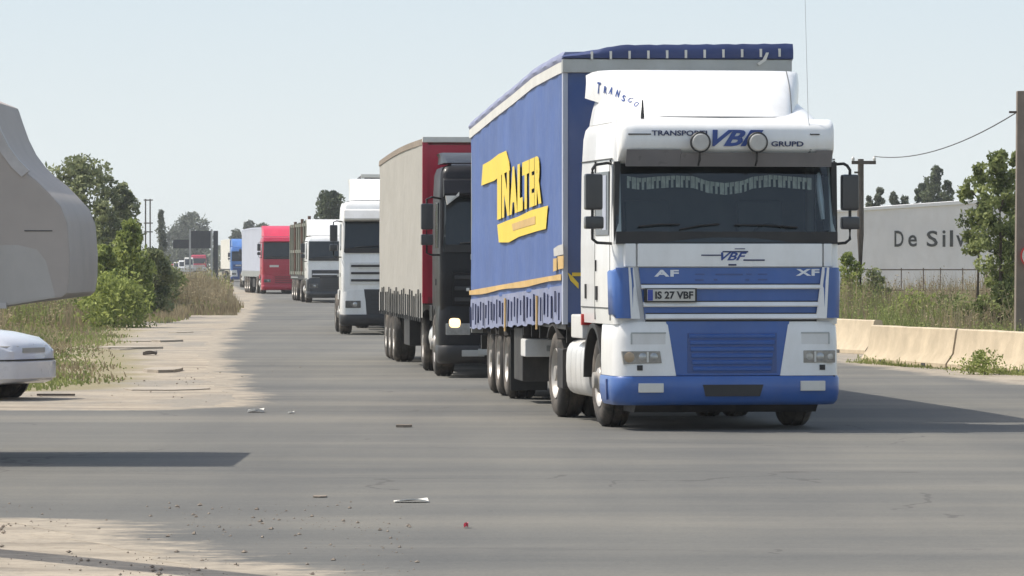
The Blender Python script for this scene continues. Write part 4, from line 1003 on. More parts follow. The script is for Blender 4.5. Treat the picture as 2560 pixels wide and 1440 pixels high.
# third: white cab with a dark lower middle
tractor('truck_tractor', 'white truck cab with a dark radiator panel, third in the queue beside the grey-beige trailer', 852, 113, 4,
        dict(body='white', low='white_dirty', trim='white_dirty', bumper='black', roof=3.30, ws=(2.03, 2.80), grille=(1.25, 1.78), bars=3, bar='black', visor='white_dirty', spoiler=3.86, spw=0.86, rad='charcoal'))
trailer('semi_trailer', 'white-fronted trailer with a dark top edge behind the third, white cab', 903, 116.2, 3.0, 13.6, 1.2, 3.98, 'pale_blue_tarp', 'white', 3.9, None, 0, 'slate')
# fourth: low white cab with a dark-framed olive trailer
tractor('truck_tractor', 'low white truck cab with a black grille, fourth in the queue, before the red one', 767, 203, 6,
        dict(body='white', low='charcoal', trim='charcoal', bumper='charcoal', roof=2.95, ws=(1.88, 2.72), grille=(1.12, 1.45), bars=1, bar='white', rad='charcoal', steps=0, plate_left=0, spoiler=3.70))

def frame_trailer(px_left, Y, yaw, L):
    hw = 1.25; yaw = R(yaw); xl = (px_left - 1280)*Y/F
    t = empty('frame_trailer', 'olive steel-framed trailer with panelled sides, behind the low white cab', 'trailer', Vector((xl + hw*math.cos(yaw), Y + hw*math.sin(yaw), 0)), yaw, 'trailers in the truck queue')
    b = MB(); b.box(-hw, hw, 0, L, 1.0, 1.25); b.box(-0.5, 0.5, 0.3, L-0.3, 0.6, 1.0); b.build('trailer_chassis', M['chassis'], t, smooth=0)
    for s in (-1, 1):
        p = MB(); p.box(min(s*(hw-0.10), s*(hw-0.04)), max(s*(hw-0.10), s*(hw-0.04)), 0.05, L-0.05, 1.25, 2.25); p.build('side_panel', M['pale_post'], t, smooth=0)
        p = MB(); p.box(min(s*(hw-0.10), s*(hw-0.04)), max(s*(hw-0.10), s*(hw-0.04)), 0.05, L-0.05, 2.35, 3.45); p.build('side_panel', M['cover'], t, smooth=0)
        for z in (1.25, 2.25, 3.45):
            p = MB(); p.box(min(s*(hw-0.12), s*(hw+0.02)), max(s*(hw-0.12), s*(hw+0.02)), 0, L, z-0.02, z+0.12); p.build('side_rail', M['olive'], t, smooth=0)
        for k in range(9):
            y = 0.05 + k*(L-0.3)/8
            p = MB(); p.box(min(s*(hw-0.08), s*(hw+0.04)), max(s*(hw-0.08), s*(hw+0.04)), y, y+0.34, 1.2, 3.75 - 0.03*k + (0.12 if k % 3 == 0 else 0)); p.build('side_post', M['olive' if k % 3 else 'rust'], t, smooth=0)
        for k in range(3): wheel(t, s*1.08, L-1.8-1.35*k, s, 0.52, width=1.3)
        g_ = MB(); g_.box(min(s*0.9, s*1.28), max(s*0.9, s*1.28), L-5.4, L-0.9, 1.06, 1.12); g_.build('mudguard', M['alu'], t, smooth=0)
    p = MB(); p.box(-hw, hw, L-0.08, L, 1.25, 3.5); p.build('tailgate', M['rust'], t, smooth=0)
    return t
frame_trailer(773, 206.6, 6.6, 12.5)
# brown loader column just behind that cab
cr = empty('loading_crane', 'rusty brown folded loading crane beside the low white cab', 'crane', at(838, 205.4), R(5))
b = MB(); b.box(-0.18, 0.18, -0.15, 0.2, 0.9, 3.45); b.build('crane_column', M['rust'], cr, bevel=0.03)
b = MB(); b.tube([(0, 0, 2.75), (-0.5, -0.12, 2.73), (-0.80, -0.12, 2.72)], 0.07, 8); b.build('crane_arm', M['rust'], cr)
b = MB(); b.lathe([(-0.86, 0), (-0.86, 0.12), (-0.80, 0.12), (-0.80, 0)], 12, c=(0, -0.12, 2.72)); b.build('crane_knob', M['black'], cr)
b = MB(); b.tube([(0.1, 0, 3.4), (0.3, 0, 3.6), (0.35, 0, 3.9)], 0.03, 6); b.build('crane_hose', M['black'], cr)

tractor('truck_tractor', 'red truck cab with a pale red roof spoiler, fifth in the queue', 655, 261, 7,
        dict(body='red', low='red', trim='red', bumper='red', roof=3.25, ws=(2.0, 2.95), bars=1, bar='red', visor='pinkred', spoiler=3.88, spmat='pinkred', rad='red'))
trailer('semi_trailer', 'pale blue-grey trailer behind the red truck cab', 655, 264, 8.5, 13.0, 1.3, 3.8, 'pale_blue_tarp', 'pale_blue_tarp', 3.75, 'alu', 0, 'pale_blue_tarp')
tractor('truck_tractor', 'dark truck cab half hidden behind the pale blue-grey trailer', 607, 330, 6,
        dict(body='charcoal', low='white_dirty', trim='charcoal', bumper='black', roof=3.2, ws=(2.0, 2.85), bars=2, bar='white_dirty', visor='white', rad='charcoal'))
tractor('truck_tractor', 'bright blue truck cab, farthest tall cab before the dry weeds', 577, 426, 6,
        dict(body='sky_blue', low='white_dirty', trim='blue_dark', bumper='blue_dark', roof=3.3, ws=(1.95, 2.8), bars=1, bar='sky_blue', visor='sky_blue', spoiler=4.0))
trailer('semi_trailer', 'pale-sided trailer behind the bright blue cab', 575, 429.5, 7.5, 13.0, 1.2, 3.95, 'alu_pale', 'sky_blue', 3.9)
tractor('truck_tractor', 'small far red truck cab seen above the dry weeds', 478, 747, 5,
        dict(body='pinkred', low='white_dirty', trim='white_dirty', bumper='black', roof=3.05, ws=(1.7, 2.5), bars=1, bar='red'))
def far_van(name, label, px, Y, mat, w, h, L, cat='van'):
    t = empty(name, label, cat, at(px, Y), R(4), 'far vehicles above the weeds')
    b = MB(); b.loft([[(-w/2*k, 0.0+d, z), (w/2*k, 0.0+d, z), (w/2*k, L, z), (-w/2*k, L, z)] for z, k, d in ((0.4, 0.98, 0.05), (1.0, 1.0, 0), (h*0.55, 1.0, 0.25), (h*0.93, 0.95, 0.9), (h, 0.88, 1.1))]); b.build('body', M[mat], t, bevel=0.05)
    b = MB(); b.prism([(0.22, h*0.57), (0.84, h*0.9), (1.0, h*0.9), (0.5, h*0.57)], 'x', -w/2*0.85, w/2*0.85); b.build('windscreen', M['dark_glass'], t, smooth=0)
    for s in (-1, 1):
        wheel(t, s*(w/2-0.12), 1.0, s, 0.36, True, rims=False); wheel(t, s*(w/2-0.12), L-1.1, s, 0.36, rims=False)
        b = MB(); b.box(min(s*w*0.25, s*w*0.42), max(s*w*0.25, s*w*0.42), -0.02, 0.1, 0.75, 0.92); b.build('headlight', M['lamp'], t, smooth=0)
    return t
far_van('white_van', 'far white van left of the small red truck', 461, 740, 'white', 1.95, 2.15, 5.2)
far_van('beige_van', 'far dull beige van, second from the small red truck', 447, 790, 'cover', 1.9, 1.9, 5.0)
far_van('red_brown_car', 'far red-brown vehicle at the end of the line', 433, 800, 'red', 1.8, 1.55, 4.3, 'car')
far_van('pale_grey_van', 'far pale grey van right beside the small red truck', 472, 700, 'alu_pale', 1.4, 2.6, 5.2)
mk = MB(); mk.box(-0.09, 0.09, -0.04, 0.04, 0, 1.75); mk.box(-0.11, 0.11, -0.05, 0.05, 1.75, 1.83)
mo = mk.build('marker_post', M['white'], None, smooth=0); mo.location = at(543, 420); tag(mo, 'thin white roadside post in the dry weeds before the blue truck', 'post')

# dark hoarding on pale posts far down the road
BY = 330.0
hb = empty('billboard', 'dark slate billboard on two pale posts in front of the far trees', 'billboard', at(485, BY), R(3))
def bx_(px): return (px - 485)*BY/F
def bz_(py): return zat(py, BY)
b = MB(); b.box(bx_(476), bx_(530), 0, 0.12, bz_(621), bz_(577)); b.build('panel', M['slate'], hb, smooth=0)
b = MB(); b.box(bx_(433), bx_(474), 0, 0.12, bz_(621), bz_(599)); b.build('panel', M['slate'], hb, smooth=0)
for x in (475, 529):
    b = MB(); b.box(bx_(x)-0.07, bx_(x)+0.07, -0.10, -0.01, 0, bz_(573)); b.build('post', M['pale_post'], hb, smooth=0)
b = MB(); b.box(bx_(533), bx_(545), 0.1, 0.4, 0, bz_(577)); b.build('side_panel', M['slate'], hb, smooth=0)

# ================================================================== tipper overhanging the left edge and the white car
tb = empty('tipper_trailer', 'grey-brown tipper trailer with a sloping tail reaching in at the edge of the junction', 'tipper trailer', (0, 0, 0))
sc = 283.7; TY = 40.5; TW_ = 2.75
def tx(px): return (px - 44 - 1280)*TY/F
def tz(py): return EYE + (HOR - py)*TY/F
prof = [(235,640),(229,560),(212,515),(180,480),(150,450),(118,425),(92,400),(66,365),(46,325),(28,275),(16,238),(-40,215),(-900,215),(-900,790),(-60,790),(60,772),(215,752),(228,740),(234,700)]
pr = [(tx(a), tz(b_)) for a, b_ in prof]
bd = MB()
def inset(p, k): 
    cx, cz = tx(-300), tz(500); return (cx + (p[0]-cx)*k, cz + (p[1]-cz)*k)
bd.loft([[(inset(p, k)[0], TY + y, inset(p, k)[1]) for p in pr] for y, k in ((0.05, 0.985), (0.0, 0.97), (TW_, 0.97), (TW_-0.05, 0.985))][1:3])
bd.v = [v for v in bd.v]
tbb = bd.build('tipper_body', M['tipper'], tb, bevel=0.025)
# raised edge along the sloping tail
path = [(tx(a), tz(b_)) for a, b_ in prof[5:11]]
ed = MB(); y0_ = TY - 0.012
ed.loft([[(a-0.07, y0_, b_-0.06), (a+0.0, y0_, b_-0.005), (a+0.0, y0_+0.1, b_-0.005), (a-0.07, y0_+0.1, b_-0.06)] for a, b_ in path])
ed.build('body_edge', M['tipper_edge'], tb, smooth=40)
for nm, a0, a1, b0, mt, th in (('panel_seam', 105, 175, 577, 'ink_grey', 0.010), ('lower_rail', -690, 60, 764, 'tipper_edge', 0.05)):
    q = MB(); q.box(tx(a0), tx(a1), TY-(0.004 if th < 0.02 else 0.03), TY+0.05, tz(b0)-th/2, tz(b0)+th/2); q.build(nm, M[mt], tb, smooth=0)
for a in (-120,):
    q = MB(); q.box(tx(a), tx(a)+0.05, TY-0.025, TY+0.05, tz(745), tz(430 if a > 0 else 300)); q.build('side_rib', M['tipper'], tb, bevel=0.01)
q = MB(); pp = [(tx(a), tz(b_)) for a, b_ in ((-700,612),(90,606),(140,618),(165,650),(190,745),(60,766),(-700,770))]
q.prism(pp, 'y', TY-0.002, TY+0.2); q.build('side_panel', M['tipper_pale'], tb, bevel=0.03)
q = MB(); 
for a in (-690, -470, -250): q.box(tx(a), tx(a)+0.12, TY-0.02, TY+0.1, tz(785), tz(240))
q.build('side_rib', M['tipper'], tb, bevel=0.01)
q = MB(); q.box(tx(-20), tx(12), TY-0.01, TY+0.08, tz(305), tz(272)); q.build('lamp_bracket', M['alu_pale'], tb, bevel=0.01)
q = MB(); q.box(tx(-880), tx(-30), TY+0.7, TY+TW_-0.7, 0.75, tz(800)); q.build('trailer_chassis', M['chassis'], tb, smooth=0)
for k, a in enumerate((-330, -700)):
    for yy in (TY+0.22, TY+TW_-0.22):
        o = wheel(tb, tx(a), yy, -1, 0.5); o.rotation_euler = (0, 0, R(90) if yy < TY+1 else R(-90))
def P3(px, py, Y): return ((px-1280)*Y/F, Y, EYE + (HOR-py)*Y/F)

cr_ = empty('white_car', 'white saloon car nosing in at the edge, below the tipper tail', 'car', (-6.20, 59.6, 0), R(-22))
# local frame: nose at x=0, car runs towards -x, width along y
b = MB(); secs = []
for x, zb, zt, w, zm in ((0.0, 0.30, 0.66, 1.10, 0.55), (-0.06, 0.24, 0.72, 1.36, 0.55), (-0.22, 0.20, 0.80, 1.58, 0.58), (-0.60, 0.18, 0.87, 1.68, 0.6), (-1.15, 0.18, 0.93, 1.70, 0.6), (-1.4, 0.18, 0.95, 1.70, 0.6), (-3.6, 0.18, 0.98, 1.70, 0.6), (-4.2, 0.22, 0.93, 1.62, 0.6), (-4.35, 0.32, 0.80, 1.40, 0.6)):
    h = w/2
    secs.append([(x, -h*0.94, zb), (x, -h, zm-0.1), (x, -h*0.985, zm+0.08), (x, -h*0.90, zt-0.06), (x, -h*0.72, zt), (x, 0, zt+0.025), (x, h*0.72, zt), (x, h*0.90, zt-0.06), (x, h*0.985, zm+0.08), (x, h, zm-0.1), (x, h*0.94, zb)])
b.loft(secs); b.build('car_body', M['car_white'], cr_, smooth=50)
b = MB(); secs = []
for x, z, w in ((-1.25, 0.94, 1.50), (-1.95, 1.36, 1.24), (-2.9, 1.40, 1.24), (-3.7, 0.98, 1.45)):
    secs.append([(x, -w/2, z), (x, w/2, z), (x, w/2, 0.9), (x, -w/2, 0.9)])
b.loft(secs); b.build('cabin_glass', M['dark_glass'], cr_, smooth=30)
b = MB(); b.loft([[(x, -w/2, z+0.02), (x, w/2, z+0.02), (x, w/2, z-0.04), (x, -w/2, z-0.04)] for x, z, w in ((-1.85, 1.36, 1.20), (-2.1, 1.40, 1.22), (-2.8, 1.42, 1.22), (-3.0, 1.38, 1.2))]); b.build('car_roof', M['car_white'], cr_, bevel=0.01)
for s in (-1, 1):
    b = MB(); b.loft([[(-0.02, s*0.36, z0), (-0.07, s*0.60, z0), (-0.20, s*0.745, z0), (-0.26, s*0.70, z0), (-0.12, s*0.40, z0)] for z0 in (0.60, 0.70)]); b.build('headlight', M['cover'], cr_, bevel=0.01)
    for x in (-0.86, -3.45):
        o = wheel(cr_, x, s*0.74, -1, 0.31, width=0.95); o.rotation_euler = (0, 0, R(90) if s < 0 else R(-90))
        wa = MB(); wa.lathe([(-0.02, 0.0), (-0.02, 0.375), (0.02, 0.375), (0.02, 0)], 20, axis='y', c=(x, s*0.835, 0.32)); wa.build('wheel_arch', M['black'], cr_, smooth=30)
        o.location.y = s*0.78
b = MB(); b.loft([[(0.035, -0.40, z), (0.0, -0.62, z), (-0.16, -0.80, z), (-0.5, -0.862, z), (-0.5, -0.83, z), (-0.2, -0.7, z), (-0.1, 0, z), (-0.2, 0.7, z), (-0.5, 0.83, z), (-0.5, 0.862, z), (-0.16, 0.80, z), (0.0, 0.62, z), (0.035, 0.40, z)] for z in (0.27, 0.50)]); bo = b.build('bumper', M['car_white'], cr_, bevel=0.015)
b = MB(); b.loft([[(0.025, -0.40, z), (-0.01, -0.62, z), (-0.17, -0.80, z), (-0.5, -0.858, z), (-0.5, -0.80, z), (-0.2, -0.6, z), (-0.1, 0, z), (-0.2, 0.6, z), (-0.5, 0.80, z), (-0.5, 0.858, z), (-0.17, 0.80, z), (-0.01, 0.62, z), (0.025, 0.40, z)] for z in (0.505, 0.525)]); b.build('bumper_gap', M['black'], cr_, smooth=0)
b = MB(); b.box(-0.05, 0.012, -0.30, 0.30, 0.61, 0.67); b.build('grille', M['alu'], cr_, smooth=0)

# ================================================================== east side: concrete barriers, poles, wall, fence
def barrier(a, b_, label):
    a, b_ = Vector(a), Vector(b_); d = (b_ - a); L = d.length; ang = math.atan2(d.y, d.x)
    o = empty('concrete_barrier', label, 'barrier', (a.x, a.y, 0), ang, 'concrete barriers along the road')
    m_ = MB(); h = 0.66; rg = []
    for k in range(15):
        x = L*k/14; j = 0.012*noise.noise((x*1.3, a.y, 0)); e = 0.10 if k in (0, 14) else 0
        rg.append([(x, -0.27+j, 0), (x, -0.27+j, 0.07), (x, -0.15+j, 0.24), (x, -0.085+j, h-0.02), (x, -0.06, h+j), (x, 0.06, h+j), (x, 0.085, h-0.02), (x, 0.15, 0.24), (x, 0.27, 0.07), (x, 0.27, 0)])
    m_.loft(rg); m_.build('barrier_body', M['concrete'], o, smooth=30)
    for x in (L*0.25, L*0.75):
        q = MB(); q.box(x-0.1, x+0.1, -0.285, -0.2, 0.0, 0.06); q.build('lifting_notch', M['ink_grey'], o, smooth=0)
    return o
barrier((5.45, 95.5), (7.10, 89.2), 'concrete barrier section nearest the blue bumper, before the dark gap')
barrier((6.50, 82.2), (7.55, 77.4), 'long pale concrete barrier section right after the dark gap')
barrier((7.57, 77.3), (8.62, 72.4), 'concrete barrier section by the roadside sign, with weeds at its foot')

up = empty('utility_pole', 'dark wooden utility pole with a short crossarm beside the off-white wall', 'utility pole', at(2151, 121))
b = MB(); b.tube([(0,0,0), (0,0,2.5), (0.01,0,4.5)], [0.10, 0.092, 0.08], 10); b.build('pole', M['wood'], up)
b = MB(); b.box(-0.24, 0.40, -0.14, -0.085, 4.36, 4.45); ca = b.build('crossarm', M['wood'], up, smooth=0)
for x in (-0.2, 0.36):
    b = MB(); b.lathe([(0, 0.03), (0.05, 0.045), (0.09, 0.03), (0.12, 0.0)], 8, axis='z', c=(x, -0.11, 4.45)); b.build('insulator', M['alu_pale'], ca)
b = MB(); b.box(-0.17, 0.0, -0.13, -0.09, 4.12, 4.17); b.build('bracket', M['wood'], up, smooth=0)
up2 = empty('utility_pole', 'brown-grey concrete pole at the very edge with a round sign on it', 'utility pole', at(2557, 87))
b = MB(); b.loft([[(-w, -w, z), (w, -w, z), (w, w, z), (-w, w, z)] for z, w in ((0, 0.155), (5.02, 0.115))]); b.build('pole', M['pole_concrete'], up2, bevel=0.02)
b = MB(); b.box(-0.26, -0.1, -0.03, 0.03, 4.60, 4.64); b.build('bracket', M['wood'], up2, smooth=0)
sg = empty('round_sign', 'round sign with a red rim mounted on the concrete pole', 'road sign', at(2581, 86.8, 1.90))
b = MB(); b.lathe([(0, 0), (0, 0.23), (0.02, 0.23), (0.02, 0)], 28, axis='y', c=(0, -0.05, 0)); b.build('sign_plate', M['red_lens'], sg, smooth=30)
b = MB(); b.lathe([(0, 0), (0, 0.20), (0.004, 0.20)], 28, axis='y', c=(0, -0.055, 0)); b.build('sign_face', M['plate'], sg, smooth=30)
p0, p1 = at(2186, 121, 4.57), at(2543, 87, 4.62)
w_ = MB(); w_.tube([p0.lerp(p1, t/16) - Vector((0, 0, 0.30*(1-(2*t/16-1)**2))) for t in range(17)], 0.012, 5)
tag(w_.build('overhead_wire', M['ink_grey'], None), 'thin overhead wire from the wooden pole to the concrete pole', 'wire')
# unseen leaning arm, made up to cast the shadow strip on the dirt
npz = empty('shadow_caster', 'unseen raised arm added to cast a shadow on the dirt corner', 'shadow caster', (-5.2, 30.5, 0))
b = MB(); b.box(-0.25, 0.25, -0.05, 0.45, 0, 1.05); b.build('caster_post', M['pole_concrete'], npz, bevel=0.02)
b = MB(); b.tube([(0.0, 0.0, 0.35), (0.45, -2.1, 2.55), (0.94, -4.33, 4.6)], [0.20, 0.19, 0.16], 10); b.build('caster_arm', M['white_dirty'], npz)

WY = 178.0
wl_ = empty('wall', 'long off-white wall with dark weathered lettering behind the weeds', 'wall', at(2040, WY+4), R(-3.2))
s0 = F/WY
zw = zat(534, WY+4); b = MB(); b.prism([(0, 0), (14, 0), (14, zw+0.88), (0, zw)], 'y', 0, 0.3); b.build('wall_body', M['wall'], wl_, smooth=0)
b = MB(); b.loft([[(x, -0.06, zw+0.002+x*0.063), (x, -0.06, zw+0.10+x*0.07), (x, 0.36, zw+0.12+x*0.07), (x, 0.36, zw+0.002+x*0.063)] for x in (0, 2, 4, 6, 8, 14)]); b.build('coping', M['coping'], wl_, smooth=0)
for ch, a, c, t_, b_ in (("D", 2240, 2263, 575, 616), ("e", 2275, 2297, 586, 616), ("S", 2322, 2350, 575, 616), ("i", 2362, 2370, 574, 616), ("l", 2381, 2389, 574, 616), ("v", 2397, 2420, 587, 616), ("a", 2426, 2448, 587, 616)):
    o = bpy.data.objects.new('lettering', text_mesh(ch, (c-a)/s0/0.99, (b_-t_)/s0, M['ink_grey'], 'lettering', bold=0.015, depth=0.012)); C.objects.link(o); o.parent = wl_
    xm = ((a+c)/2 - 2040)/s0; o.location = (xm, -0.004, EYE + (HOR-(t_+b_)/2)/s0*1.0); o.rotation_euler = (R(90), 0, 0)
fn = empty('fence', 'low brown rail fence in the weeds before the off-white wall', 'fence', at(2100, 135))
b = MB(); b.box(0, 4.6, -0.012, 0.012, 1.55, 1.585); b.build('rail', M['fence_brown'], fn, smooth=0)
b = MB(); b.box(0, 4.6, -0.012, 0.012, 0.95, 0.98); b.build('rail', M['fence_brown'], fn, smooth=0)
for x in (0.1, 0.95, 1.8, 2.45, 2.95, 3.6, 4.3):
    b = MB(); b.box(x-0.014, x+0.014, -0.02, 0.02, 0, 1.62); b.build('fence_post', M['fence_brown'], fn, smooth=0)
hp = empty('pylon', 'far twin-legged pylon with crossbars left of the road', 'pylon', at(371, 420))
for x in (-0.26, 0.16):
    b = MB(); b.box(x-0.06, x+0.06, -0.06, 0.06, 0, 7.6); b.build('leg', M['wood'], hp, smooth=0)
for z in (7.5, 5.4, 4.6):
    b = MB(); b.box(-0.42, 0.40, -0.08, 0.08, z-0.06, z+0.05); b.build('crossbar', M['wood'], hp, smooth=0)

# ================================================================== vegetation
def cards(name, quads, mat, parent=None):
    """quads: list of (four or three corners, tint)"""
    vs, fs, tn = [], [], []
    for q, t in quads:
        o = len(vs); vs += q; fs.append(tuple(range(o, o+len(q)))); tn += [t]*len(q)
    me = bpy.data.meshes.new(name); me.from_pydata(vs, [], fs); me.materials.append(mat)
    a = me.attributes.new("tint", 'FLOAT', 'POINT'); a.data.foreach_set("value", tn)
    o = bpy.data.objects.new(name, me); C.objects.link(o); o.parent = parent; return o
def rvec():
    while True:
        v = Vector((random.uniform(-1,1), random.uniform(-1,1), random.uniform(-1,1)))
        if 0.05 < v.length < 1: return v
def leaf_quad(p, s):
    d = rvec().normalized(); d.z *= 0.7; d.normalize(); u = d.cross(rvec()).normalized()
    a, b = u*s*random.uniform(0.6, 1.3), d*s*random.uniform(0.35, 0.7)
    return [tuple(p - a*0.5), tuple(p + b*0.5 + a*0.1), tuple(p + a*0.5), tuple(p - b*0.5 - a*0.1)]
def tree(name, label, px, Y, h, Rr, z0, mat, nclump=40, nleaf=60, ls=0.16, prof=None, cat='tree', group=None, trunk=0.09, limbs=5, crad=0.42, spread=1.0):
    nleaf = int(nleaf*1.9); ls = ls*1.12
    base = at(px, Y)
    t = empty(name, label, cat, base, random.uniform(0, 6), group)
    prof = prof or [(0, 0.45), (0.25, 0.95), (0.55, 1.0), (0.8, 0.7), (1, 0.15)]
    tips = []; qs = []
    for k in range(nclump):
        u = (k + random.random())/nclump
        r = Rr*lerp_tab(prof, u)*math.sqrt(random.uniform(0.05, 1.0)); a = random.uniform(0, 6.283)
        c = Vector((r*math.cos(a), r*math.sin(a), z0 + (h - z0)*u*0.94))
        cr_ = crad*Rr*random.uniform(0.55, 1.25)*(0.6 + 0.4*lerp_tab(prof, u)); tips.append((c, cr_))
        tint = min(1, max(0, random.gauss(0.5, 0.3)))
        for j in range(nleaf):
            v = rvec(); v = v.normalized()*(v.length**0.5); v.z *= 0.85*spread
            qs.append((leaf_quad(c + v*cr_, ls*random.uniform(0.7, 1.3)), min(1, max(0, tint + random.gauss(0, 0.16)))))
    for k in range(int(nclump*1.2)):      # ragged sprigs along the outline
        c, cr_ = random.choice(tips); v = rvec().normalized(); v.z = abs(v.z)*0.8
        for j in range(5):
            qs.append((leaf_quad(c + v*cr_*(1.0 + 0.13*j), ls*0.8), min(1, max(0, random.gauss(0.5, 0.25)))))
    cards('crown', qs, mat, t)
    if trunk:
        tr = MB(); zt = z0 + (h-z0)*0.6
        tr.tube([(0,0,-0.05), (0.03*h*0.1, 0, h*0.25), (-0.02*h*0.1, 0.02, h*0.5), (0, 0, zt)], [trunk*1.3, trunk, trunk*0.75, trunk*0.35], 8)
        for k in range(limbs):
            c, cr_ = tips[int((k+0.5)*len(tips)/limbs*0.8)]
            zb = max(0.3*h*0.6, min(c.z - 0.35*Rr, zt)); tr.tube([(0, 0, zb), tuple(c*0.5 + Vector((0, 0, (zb + c.z)*0.25))), tuple(c)], [trunk*0.55, trunk*0.35, trunk*0.12], 6)
        tr.build('trunk', M['bark'], t, weld=False)
    return t
LT = 'trees beyond the dirt verge'
tree('tree', 'tall ragged grey-green tree behind the grey tipper tail', 196, 203, 6.5, 1.65, 0.8, M['leaf_mid'], 85, 70, 0.20, [(0, 0.6), (0.3, 1.0), (0.7, 1.0), (0.9, 0.8), (1, 0.5)], group=LT, trunk=0.13)
tree('tree', 'narrower grey-green tree stepping down beside the tall ragged one', 308, 205, 5.4, 0.95, 0.6, M['leaf_mid'], 45, 60, 0.18, group=LT)
tree('tree', 'lower tree between the tall ragged tree and the narrow one', 258, 200, 4.6, 0.95, 0.6, M['leaf_mid'], 45, 60, 0.18, group=LT)
tree('tree', 'tree mostly hidden behind the grey tipper body', 70, 204, 5.8, 1.5, 0.8, M['leaf_mid'], 45, 60, 0.2, group=LT)
bp = [(0, 0.75), (0.3, 1.0), (0.65, 0.8), (1, 0.15)]
tree('bush', 'tall fresh green bush right of the tipper tail', 325, 136, 3.05, 0.72, 0.3, M['leaf_fresh'], 45, 60, 0.13, bp, 'bush', 'green bushes on the verge', 0.04)
tree('bush', 'rounded fresh green bush close beside the tipper tail', 262, 132, 2.35, 0.60, 0.2, M['leaf_fresh'], 35, 60, 0.13, bp, 'bush', 'green bushes on the verge', 0.04)
tree('bush', 'low olive bush running out toward the dry weeds', 385, 150, 2.25, 0.75, 0.2, M['leaf_mid'], 35, 60, 0.14, bp, 'bush', 'green bushes on the verge', 0.04)
bp2 = [(0, 0.9), (0.4, 1.0), (0.7, 0.85), (1, 0.5)]
tree('bush', 'wide low leafy bush filling the gap under the ragged trees', 350, 160, 1.9, 1.1, 0.1, M['leaf_bright'], 40, 45, 0.14, bp2, 'bush', 'green bushes on the verge', 0.03, 5, 0.5)
tree('bush', 'loose light green bush at the near foot of the tall fresh one', 285, 126, 1.5, 0.9, 0.0, M['leaf_fresh'], 36, 40, 0.12, bp2, 'bush', 'green bushes on the verge', 0.03, 5, 0.5)
tree('bush', 'low pale bush where the verge meets the dry weeds', 415, 165, 1.5, 0.9, 0.0, M['leaf_bright'], 30, 40, 0.13, bp2, 'bush', 'green bushes on the verge', 0.03, 4, 0.5)
cy = [(0, 0.8), (0.3, 1.0), (0.7, 0.7), (1, 0.1)]
tree('cypress_tree', 'slim dark cypress beside the twin-legged pylon', 403, 430, 7.0, 0.40, 0.3, M['leaf_far'], 70, 30, 0.20, cy, 'tree', 'far trees', 0.08, 3, 0.85)
tree('tree', 'broad hazy tree rising behind the slate billboard', 478, 850, 11.0, 3.9, 1.0, M['leaf_far'], 60, 50, 0.55, None, 'tree', 'far trees', 0.16)
tree('tree', 'lower hazy tree at the foot of the broad one behind the billboard', 440, 860, 8.2, 2.8, 0.8, M['leaf_far'], 45, 45, 0.52, None, 'tree', 'far trees', 0.14)
tree('tree', 'far round tree above the blue truck', 592, 700, 6.9, 1.75, 0.8, M['leaf_far'], 40, 45, 0.40, None, 'tree', 'far trees', 0.14)
tree('tree', 'far taller tree just left of the red truck', 624, 700, 8.3, 1.9, 0.8, M['leaf_far'], 45, 45, 0.40, None, 'tree', 'far trees', 0.14)
tree('tree', 'far tree partly behind the red truck', 655, 705, 7.9, 1.75, 0.8, M['leaf_far'], 40, 45, 0.40, None, 'tree', 'far trees', 0.14)
co = [(0, 0.85), (0.4, 1.0), (0.8, 0.85), (1, 0.4)]
tree('tree', 'dense dark green tree standing above the low white cab', 828, 335, 7.2, 1.25, 0.6, M['leaf_dark'], 80, 70, 0.22, co, 'tree', None, 0.14, 4, 0.42)
tree('poplar_tree', 'tallest of the dense poplars above the off-white wall', 2335, 335, 9.1, 0.85, 0.6, M['leaf_dark'], 70, 60, 0.22, co, 'tree', 'poplars behind the wall', 0.12, 4, 0.5)
tree('poplar_tree', 'poplar on the pole side of the tallest poplar', 2305, 337, 8.0, 0.7, 0.6, M['leaf_dark'], 55, 55, 0.22, co, 'tree', 'poplars behind the wall', 0.12, 4, 0.5)
tree('poplar_tree', 'lower poplar on the far side of the tallest poplar', 2368, 333, 8.1, 0.55, 0.6, M['leaf_dark'], 50, 55, 0.22, co, 'tree', 'poplars behind the wall', 0.12, 4, 0.5)
for px, hh, lab in ((2170, 6.4, 'round tree top just behind the wooden pole'), (2200, 7.0, 'taller small tree top right of the wooden pole'), (2232, 6.6, 'bushy tree top in the middle of the row above the wall'), (2264, 6.3, 'last low tree top before the poplars')):
    tree('tree', lab, px, 300, hh, 0.72, 1.0, M['leaf_far'], 35, 45, 0.22, None, 'tree', 'small trees above the wall', 0.09)
tree('young_tree', 'thin-stemmed young tree in front of the wall lettering', 2445, 102, 4.0, 0.42, 2.0, M['leaf_bright'], 36, 42, 0.10, None, 'tree', 'young trees before the wall', 0.035, 6)
tree('young_tree', 'leafy young tree beside the concrete pole', 2500, 100, 4.35, 0.50, 0.7, M['leaf_bright'], 75, 46, 0.10, [(0, 0.9), (0.4, 1.0), (0.75, 0.8), (1, 0.2)], 'tree', 'young trees before the wall', 0.045, 7)
tree('young_tree', 'bushy young tree half hidden behind the concrete pole', 2545, 104, 4.5, 0.45, 0.7, M['leaf_bright'], 60, 45, 0.10, [(0, 0.9), (0.4, 1.0), (0.75, 0.8), (1, 0.2)], 'tree', 'young trees before the wall', 0.045, 6)
tree('bush', 'small bright bush at the foot of the wooden pole', 2125, 116, 2.1, 0.45, 0.2, M['leaf_fresh'], 30, 45, 0.09, bp, 'bush', 'weedy bushes behind the barriers', 0.02)
tree('bush', 'low spreading bush right of the wooden pole', 2185, 118, 1.65, 0.45, 0.1, M['leaf_mid'], 24, 42, 0.09, bp, 'bush', 'weedy bushes behind the barriers', 0.02)
